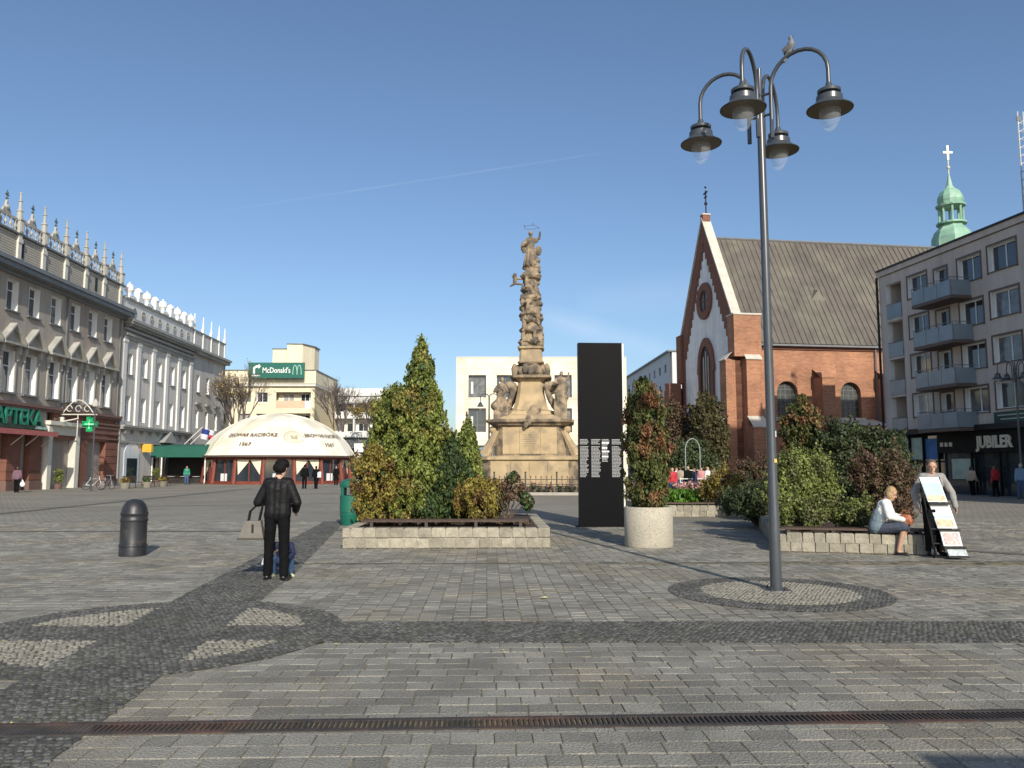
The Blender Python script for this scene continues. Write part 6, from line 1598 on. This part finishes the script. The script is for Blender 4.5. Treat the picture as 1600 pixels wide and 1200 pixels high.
# --- the seated woman
m_blouse=mat('white blouse',(.72,.72,.68),.8,var=.08,scale=8); m_skirt=mat('slate blue skirt',(.05,.06,.09),.8,var=.15,scale=10); m_card=mat('blue grey cardigan',(.14,.19,.22),.85,var=.15,scale=10)
J=J0(1.62)
hz=.52
J.update(pel=Vector((0,0,hz)),wai=Vector((0,-.05,hz+.16)),che=Vector((0,-.11,hz+.36)),nec=Vector((0,-.17,hz+.50)),hea=Vector((0,-.25,hz+.61)),shL=Vector((-.155,-.15,hz+.44)),shR=Vector((.155,-.15,hz+.44)),elL=Vector((-.21,-.22,hz+.20)),elR=Vector((.21,-.22,hz+.20)),wrL=Vector((-.10,-.43,hz+.15)),wrR=Vector((.10,-.43,hz+.17)),
 hiL=Vector((-.09,0,hz-.02)),hiR=Vector((.09,0,hz-.02)),knL=Vector((-.08,-.44,hz+.02)),knR=Vector((.09,-.44,hz+.02)),anL=Vector((-.07,-.33,.10)),anR=Vector((.08,-.38,.10)),toL=Vector((-.07,-.47,.04)),toR=Vector((.09,-.52,.04)))
sx_,sy_=G(1388,868)
sw_=person('woman in white blouse and slate skirt sitting on the granite bed, looking down',(sx_-.02,sy_+.30,-.02),R(58),J,[('blouse','top',m_blouse,.014),('skirt','skirt',m_skirt,.012),('shoes','shoes',m_shoe,.002)],('bob',m_hairl),voxel=.0085,tilt=(.0,-.45),eyes=True,curl=.7)
m=MB()
for s_ in(-1,1): capsule(m,J['wai']+Vector((.07*s_,.02,.08)),J['pel']+Vector((.09*s_,.03,0)),.115,.135)
remesh(m,'cardigan',.01,m_card,sw_,it=3,disp=.02,dscale=.1)
m_obag=mat('rust leather bag',(.30,.09,.035),.5,var=.2,scale=10)
ob=thing('shoulder_bag','rust brown leather bag standing on the seated woman\'s lap','handbag',(sx_+.36,sy_+.02,.56),R(58))
m=MB(); m.ball((0,0,.07),(.06,.13,.09)); m.ball((0,.0,.13),(.035,.11,.06)); m.box(-.05,.05,-.11,.11,0,.05); remesh(m,'bag_body',.01,m_obag,ob,it=2,disp=.02,dscale=.06)
MB().tube([(0,-.08,.15),(0,-.05,.25),(0,.05,.25),(0,.08,.15)],.007,6).build('handle',m_obag,ob)
# --- man pushing the newspaper trolley
m_grey_s=mat('grey marl sweater',(.27,.26,.25),.9,var=.15,scale=14,bump=.3,bscale=60); m_tee=mat('charcoal shirt',(.06,.06,.07),.85)
mx_,my_=G(1474,872)
J=J0(1.74)
J.update(elL=Vector((-.33,-.02,1.13)),wrL=Vector((-.30,-.14,.88)),elR=Vector((.33,-.02,1.13)),wrR=Vector((.34,-.12,.88))); J['hea']+=Vector((0,-.03,-.01))
person('bald man in a grey sweater standing behind a tall newspaper display trolley',(mx_+.10,my_+.45,0),R(-8),J,[('sweater','top',m_grey_s,.014),('trousers','trousers',m_blk,.014),('shoes','shoes',m_shoe,.004)],('thin',mat('short grey hair',(.10,.07,.055),.7)),voxel=.0085,tilt=(-.15,-.25),eyes=True,bulk=1.05)
m_paper=mat('white newsprint',(.78,.78,.76),.7,var=.03); m_pic1=mat('pale sky print',(.45,.58,.72),.7,var=.1,scale=4); m_pic2=mat('sandy picture print',(.62,.50,.34),.7,var=.35,scale=14); m_pic3=mat('pinkish picture print',(.62,.45,.42),.7,var=.4,scale=20); m_steel=mat('plastic cover',(.32,.37,.39),.25,var=.35,scale=18)
TR=thing('display_trolley','tall two wheeled display trolley with tiers of white newspapers leaning backwards','trolley',(mx_+.0,my_,0),R(-4)); TR.scale=(.8,1,1)
fr=MB(); fr.tube([(-.30,.22,1.42),(-.20,.0,.25),(-.19,-.02,.1)],.018,6); fr.tube([(.12,.22,1.42),(.25,.0,.25),(.26,-.02,.1)],.018,6)
for z in (.25,.5,.8,1.1,1.4):
    t=(z-.25)/1.17; fr.tube([(-.20-.10*t,.22*t,z),(.25-.13*t,.22*t,z)],.015,5)
fr.build('frame',m_black,TR)
def tier(z0,z1,x0,x1,dx,y0,y1,mm,name='newspaper'):
    m=MB(); m.add([(x0+dx,y0,z0),(x1+dx,y0,z0),(x1,y1,z1),(x0,y1,z1),(x0+dx,y0+.03,z0),(x1+dx,y0+.03,z0),(x1,y1+.03,z1),(x0,y1+.03,z1)],[(0,1,2,3),(5,4,7,6),(0,4,5,1),(3,2,6,7),(0,3,7,4),(1,5,6,2)]); return m.build(name,mm,TR)
def tpt(z): t=(z-.1)/1.32; return -.30+.14*(1-t),.18-.10*t if 0 else None
tier(.98,1.42,-.32,.10,.115,.10,.20,m_paper); tier(1.08,1.32,-.285,.115,.06,.118,.172,m_pic1,'picture'); tier(1.0,1.1,-.222,.165,.025,.098,.12,m_pic2,'picture')
tier(.52,.93,-.18,.24,.10,.0,.09,m_paper); tier(.55,.68,-.10,.25,.03,-.003,.025,m_pic2,'picture'); tier(.70,.74,-.13,.24,.01,.03,.04,m_pic1,'picture')
tier(.22,.48,-.06,.34,.03,-.10,-.04,m_paper); tier(.25,.45,-.02,.30,.03,-.105,-.055,m_pic3,'picture')
tier(-.0+.06,.20,.0,.40,.03,-.18,-.12,m_steel,'lower_panel')
for z,x0,x1,y_ in((.96,-.22,.24,.05),(.50,-.10,.36,-.04),(.205,-.06,.42,-.13),(.05,-.0,.44,-.19)): MB().box(x0,x1,y_-.04,y_+.06,z-.02,z).build('shelf',m_black,TR)
for x in(-.20,.36):
    w_=MB().lathe([(.10,-.02),(.11,-.01),(.11,.01),(.10,.02)],18).mesh('wheel',m_black); o=add('wheel',w_,TR,(x,.0,.11),rot=(0,math.pi/2,0)); MB().lathe([(.05,-.025),(.05,.025)],10).build('hub',m_steel,o)
MB().box(-.24,-.08,.06,.25,.1,.85).build('bag_panel',m_blk,TR)
# --- passers-by
def passer(label,u,vfoot,h,top,legs,hairm,rz,hk='short',stride=.0,cl='top',grp=None,D=None,vox=.02,legk='trousers',off=(0,0)):
    if D: x=(u-800)/F*D*1.0; y=D
    else: x,y=G(u,vfoot)
    J=J0(h)
    J['anL'].y+=stride; J['anR'].y-=stride; J['toL'].y+=stride; J['toR'].y-=stride; J['knL'].y+=stride*.3; J['knR'].y-=stride*.5
    J['wrL'].y-=stride*.8; J['wrR'].y+=stride*.5; J['elR'].y+=stride*.2
    return person(label,(x+off[0],y+off[1],0),R(rz),J,[('coat',cl,top,.03),('trousers',legk,legs,.014),('shoes','shoes',m_shoe,.006)],(hk,hairm),voxel=vox,grp=grp),x,y
m_purp=mat('purple check coat',(.16,.09,.12),.9,var=.4,scale=18); m_redc=mat('red jacket',(.45,.02,.03),.7); m_bluej=mat('light denim jacket',(.17,.27,.40),.8,var=.15); m_wht=mat('white shirt cloth',(.7,.7,.7),.8); m_beigec=mat('beige jacket',(.45,.36,.27),.8,var=.15); m_pinkc=mat('pink top',(.55,.25,.25),.8)
_,x,y=passer('person in a purple checked coat carrying a white plastic bag at the far left',32,772,1.62,m_purp,m_blk,m_hairbr,195,stride=.1,D=51)
pb=thing('plastic_bag','white plastic carrier bag in the hand of the person in the purple coat','bag',(x+.36,y,.38)); m=MB(); m.ball((0,0,.14),(.17,.1,.17)); capsule(m,(0,0,.25),(0,0,.42),.08,.03); remesh(m,'bag_body',.02,m_wht,pb,it=1,disp=.04,dscale=.1)
passer('left of a pair in dark clothes walking before the domed tent',478,764,1.78,m_blk,m_blk,m_hairb,185,stride=.12,D=60)
_,x,y=passer('right of the pair before the domed tent, dark jacket and white bag',496,764,1.68,m_blk,m_blk,m_hairb,175,stride=.16,D=60)
sb=thing('side_bag','white shoulder bag carried by the right of the pair before the domed tent','bag',(x+.24,y-.05,.85)); MB().cbox(-.14,.14,-.06,.06,0,.42,.03).build('bag_body',m_wht,sb)
passer('person in a red jacket in front of the black shopfronts',1550,780,1.7,m_redc,m_blk,m_hairbr,200,D=44,stride=.05)
passer('person in a light denim jacket and jeans at the right edge of the square',1590,783,1.78,m_bluej,m_jean,mat('grey hair',(.4,.38,.35),.8),170,D=41,stride=.12)
passer('person in a beige jacket walking past the black shopfronts',1513,775,1.62,m_beigec,m_blk,m_hairbr,120,D=46,stride=.15)
passer('person in a dark blue coat by the jeweller\'s window',1530,770,1.7,m_navy,m_blk,m_hairb,100,D=48,stride=.05)
passer('person in a green apron standing under the green cafe awning',295,752,1.7,m_green,m_jean,m_hairbr,20,D=75)
passer('person in dark clothes standing at the entrance of the domed tent',527,757,1.7,m_blk,m_blk,m_hairb,0,D=72)
cr=[(1049,m_redc,'red'),(1055,m_wht,'white'),(1061,m_beigec,'beige'),(1073,m_blk,'black'),(1084,m_navy,'navy'),(1094,m_pinkc,'rose'),(1104,m_wht,'bright white'),(1113,m_beigec,'tan'),(1152,m_pinkc,'pink'),(1158,m_beigec,'sand coloured')]
pos=['nearest the potted thuja','just right of the potted thuja','left of the white metal arch','inside the left half of the white arch','behind the white metal arch','right of the white metal arch','by the green bin before the church','leaning by the juniper before the church','in front of the shaded church buttress','right behind the pink topped person']
for i,(u,mm,cn) in enumerate(cr):
    passer('distant person in a %s top %s'%(cn,pos[i]),u,0,1.55+.03*(i%4),mm,m_blk if i%2 else m_jean,m_hairbr if i%3 else m_hairl,(i*67)%360,D=43.5+ (i*7)%9+.6*math.sin(i*3.1),vox=.028,grp=None)
# flower stall goods and low barrier before the church
m_mixed=mat('mixed potted flowers',(.55,.35,.33),.7,var=.4,scale=7,island=.7,c2=(.25,.10,.06),c2scale=8,transl=.1)
fs_=leaves('potted_flowers',[(random.uniform(8.6,11.9),random.uniform(41,44),random.uniform(.15,.75)) for _ in range(170)],[.16]*170,26,.12,m_mixed,None); tag(fs_,kind='stuff')
ARC=thing('metal_arch','slim white metal arch in front of the church','arch',(11.7,52,0),0)
MB().tube([(-.47,0,0),(-.47,0,2.7)]+[(-.47*math.cos(t),0,2.7+.75*math.sin(t)) for t in np.linspace(.2,math.pi-.2,9)]+[(.47,0,2.7),(.47,0,0)],.03,6).build('hoop',m_steel,ARC)
MB().tube([(-.47,0,1.4),(.47,0,1.4)],.03,5).build('rail',m_white,ARC)
br_=thing('barrier','low white metal barrier rail before the church','barrier',(9.4,45,0),R(2))
for z in(.5,.95): MB().tube([(0,0,z),(3.6,0,z)],.025,5).build('rail',m_white,br_)
for k in range(5): MB().tube([(k*.9,0,0),(k*.9,0,1.0)],.025,5).build('post',m_white,br_)
# ================= cafe awning, furniture, bikes and benches along the left
AW=thing('cafe_awning','long dark green cafe awning on white posts beside the domed tent','awning',(-34.6,77,0),R(1))
m_awn=mat('dark green canvas',(.008,.10,.07),.75,var=.08)
MB().box(0,5.2,-.02,.02,2.55,3.6).build('valance',m_awn,AW)
MB().add([(0,.02,3.6),(5.2,.02,3.6),(5.2,4,3.9),(0,4,3.9)],[(0,1,2,3)]).build('canvas',m_awn,AW); MB().box(-.02,.01,.03,4,2.9,3.8).build('valance',m_awn,AW); MB().box(5.19,5.22,.03,4,2.9,3.8).build('valance',m_awn,AW)
for x in(.05,.95,5.1): MB().box(x,x+.1,.03,.13,0,2.54).build('post',m_white,AW)
MB().box(.2,5.0,3.6,3.7,0,2.6).build('dark_backdrop',m_inside,AW)  # near-black sheet: the dark under the awning put into colour
for i,x in enumerate((1.0,2.3,3.6)):
    ct=thing('cafe_table','small cafe table %s under the green awning'%(('nearest the house','in the middle','nearest the tent')[i]),'table',(-33.4+x,76.6-.3*i,0),0,'cafe tables under the awning')
    MB().lathe([(.35,.71),(.36,.74)],14).build('table_top',m_white,ct); MB().tube([(0,0,0),(0,0,.71)],.03,6).build('leg',m_rail,ct); MB().lathe([(.22,0),(.2,.03)],10).build('foot',m_rail,ct)
    for sg in(-1,1):
        cc_=thing('cafe_chair','dark cafe chair at the %s side of the cafe table %s'%(('left','right')[sg>0],('nearest the house','in the middle','nearest the tent')[i]),'chair',(-33.4+x+sg*.5,76.5-.3*i,0),R(90*sg),'cafe chairs under the awning')
        MB().box(-.2,.2,-.2,.2,.43,.46).build('seat',m_wood,cc_); MB().box(-.2,.2,-.23,-.20,.5,.85).build('backrest',m_wood,cc_)
        for a in(-.17,.17):
            for b in(-.17,.17): MB().tube([(a,b,0),(a,b,.43)],.015,4).build('leg',m_rail,cc_)
yb=thing('yellow_box_sign','small orange yellow projecting sign on the pale grey house','sign',(-34.05,75.0,3.0),0); MB().cbox(-.42,.42,-.2,.2,0,.75,.1).build('sign_box',mat('amber sign',(.75,.40,.04),.5),yb); MB().tube([(-.42,0,.4),(-.6,0,.4)],.04,5).build('bracket',m_lead,yb)
def bike(loc,rz,label,mm):
    b=thing('bicycle',label,'bicycle',loc,rz)
    for x in(-.52,.52):
        t=MB(); t.tube([(x+.33*math.cos(a),0,.34+.33*math.sin(a)) for a in np.linspace(0,2*math.pi,21)],.02,5); w_=t.build('wheel',m_black,b)
        s=MB()
        for k in range(8): a=k*math.pi/8; s.tube([(x+.32*math.cos(a),0,.34+.32*math.sin(a)),(x-.32*math.cos(a),0,.34-.32*math.sin(a))],.004,3)
        s.build('spokes',m_steel,w_)
    s=MB(); s.tube([(-.52,0,.34),(-.05,0,.30),(.38,0,.78),(-.22,0,.78),(-.05,0,.30)],.018,5); s.tube([(-.52,0,.34),(-.22,0,.78),(-.25,0,.92)],.015,5); s.tube([(.52,0,.34),(.38,0,.78),(.34,0,.98)],.018,5); s.build('frame',mm,b)
    MB().cbox(-.38,-.12,-.06,.06,.92,.97,.02).build('saddle',m_black,b); MB().tube([(.28,-.28,1.0),(.34,0,.99),(.28,.28,1.0)],.015,5).build('handlebar',m_steel,b)
bike((-29.9,57.6,0),R(8),'pale bicycle parked by the thin lamp at the oxblood shopfront',m_pvc)
bike((-29.6,58.9,0),R(-25),'second pale bicycle leaning closer to the benches',m_steel)
def bench(loc,rz,label):
    b=thing('park_bench',label,'bench',loc,rz,'benches before the tan and pale grey houses')
    for k in range(4): MB().box(-.85,.85,-.25+k*.125,-.15+k*.125,.43,.465).build('slat',m_wood,b)
    for k in range(3): MB().box(-.85,.85,.27,.30,.55+k*.13,.65+k*.13).build('slat',m_wood,b)
    for x in(-.7,.7): s=MB(); s.tube([(x,-.22,0),(x,-.22,.43),(x,.26,.43),(x,.30,.92)],.025,5); s.tube([(x,.25,0),(x,.26,.43)],.025,5); s.build('leg',m_rail,b)
bench((-29.4,62.5,0),R(80),'dark slatted bench nearest the oxblood shopfront'); bench((-29.2,65.4,0),R(80),'dark slatted bench between two flower tubs'); bench((-29.8,70,0),R(85),'dark slatted bench nearest the cafe awning')
for i,(x,y) in enumerate(((-29.2,60.8),(-29.0,64.0),(-29.3,67.6))):
    tb=thing('flower_tub',('pale flower tub between the bicycles and first bench','pale flower tub between the first two benches','pale flower tub left of the cafe awning')[i],'planter',(x,y,0),0,'flower tubs along the left side')
    MB().lathe([(.3,0),(.42,.42),(.44,.45),(.38,.45)],14).build('tub',m_beige,tb); leaves('plant',[(random.uniform(-.2,.2),random.uniform(-.2,.2),.6) for _ in range(6)],[.22]*6,50,.08,m_gold_j if i!=1 else m_leafg,tb)
for i,(x,y) in enumerate(((-33.0,58.6),(-33.2,75.2))):
    sh=thing('potted_shrub',('potted shrub beside the cream portal','potted shrub by the silver arched shop window')[i],'plant',(x,y,0)); MB().lathe([(.2,0),(.28,.4),(.2,.4)],12).build('pot',m_redt,sh); leaves('foliage',[(random.uniform(-.2,.2),random.uniform(-.2,.2),random.uniform(.6,1.4)) for _ in range(14)],[.22]*14,60,.07,m_olive,sh)
# fallen leaves and litter on the paving
m_leafy=mat('fallen yellow leaf',(.50,.42,.14),.7,var=.3,scale=9,island=.4)
fl_=MB()
for _ in range(110):
    y=random.uniform(5,20); x=random.uniform(-.62,.62)*y; a=random.uniform(0,6.28); r=random.uniform(.010,.022)
    if blocked(x,y): continue
    fl_.add([(x+r*math.cos(a+q)*(1 if i%2 else .6),y+r*math.sin(a+q)*(1 if i%2 else .6),.017+.006*(i%2)) for i,q in enumerate((0,1.57,3.14,4.71))],[(0,1,2,3)])
tag(fl_.build('fallen_leaves',m_leafy),kind='stuff')
lf=G(849,935); LFt=thing('fallen_leaf','single pale yellow leaf lying on the paving in front of the conifer bed','leaf',(lf[0],lf[1],.006)); MB().add([(-.06,0,0),(-.02,-.04,.012),(.06,-.01,.004),(.02,.045,.014)],[(0,1,2,3)]).build('blade',mat('pale leaf',(.75,.68,.35),.7),LFt)
# unseen stall added behind the viewpoint; its roof edge shades the near right corner
KI=thing('shade_kiosk','unseen dark flat-roofed stall added behind the viewpoint to cast corner shade','shade_kiosk',(5.2,-1.6,0),R(-3))
MB().box(-1.3,1.8,-1.0,1.0,0,2.5).build('wall',m_redt,KI); MB().box(-1.75,2.2,-1.3,1.45,2.5,2.66).build('roof',m_lead,KI); MB().box(-.8,1.2,1.003,1.03,1.0,2.0).build('window',m_glass,KI)
bpy.context.view_layer.update()
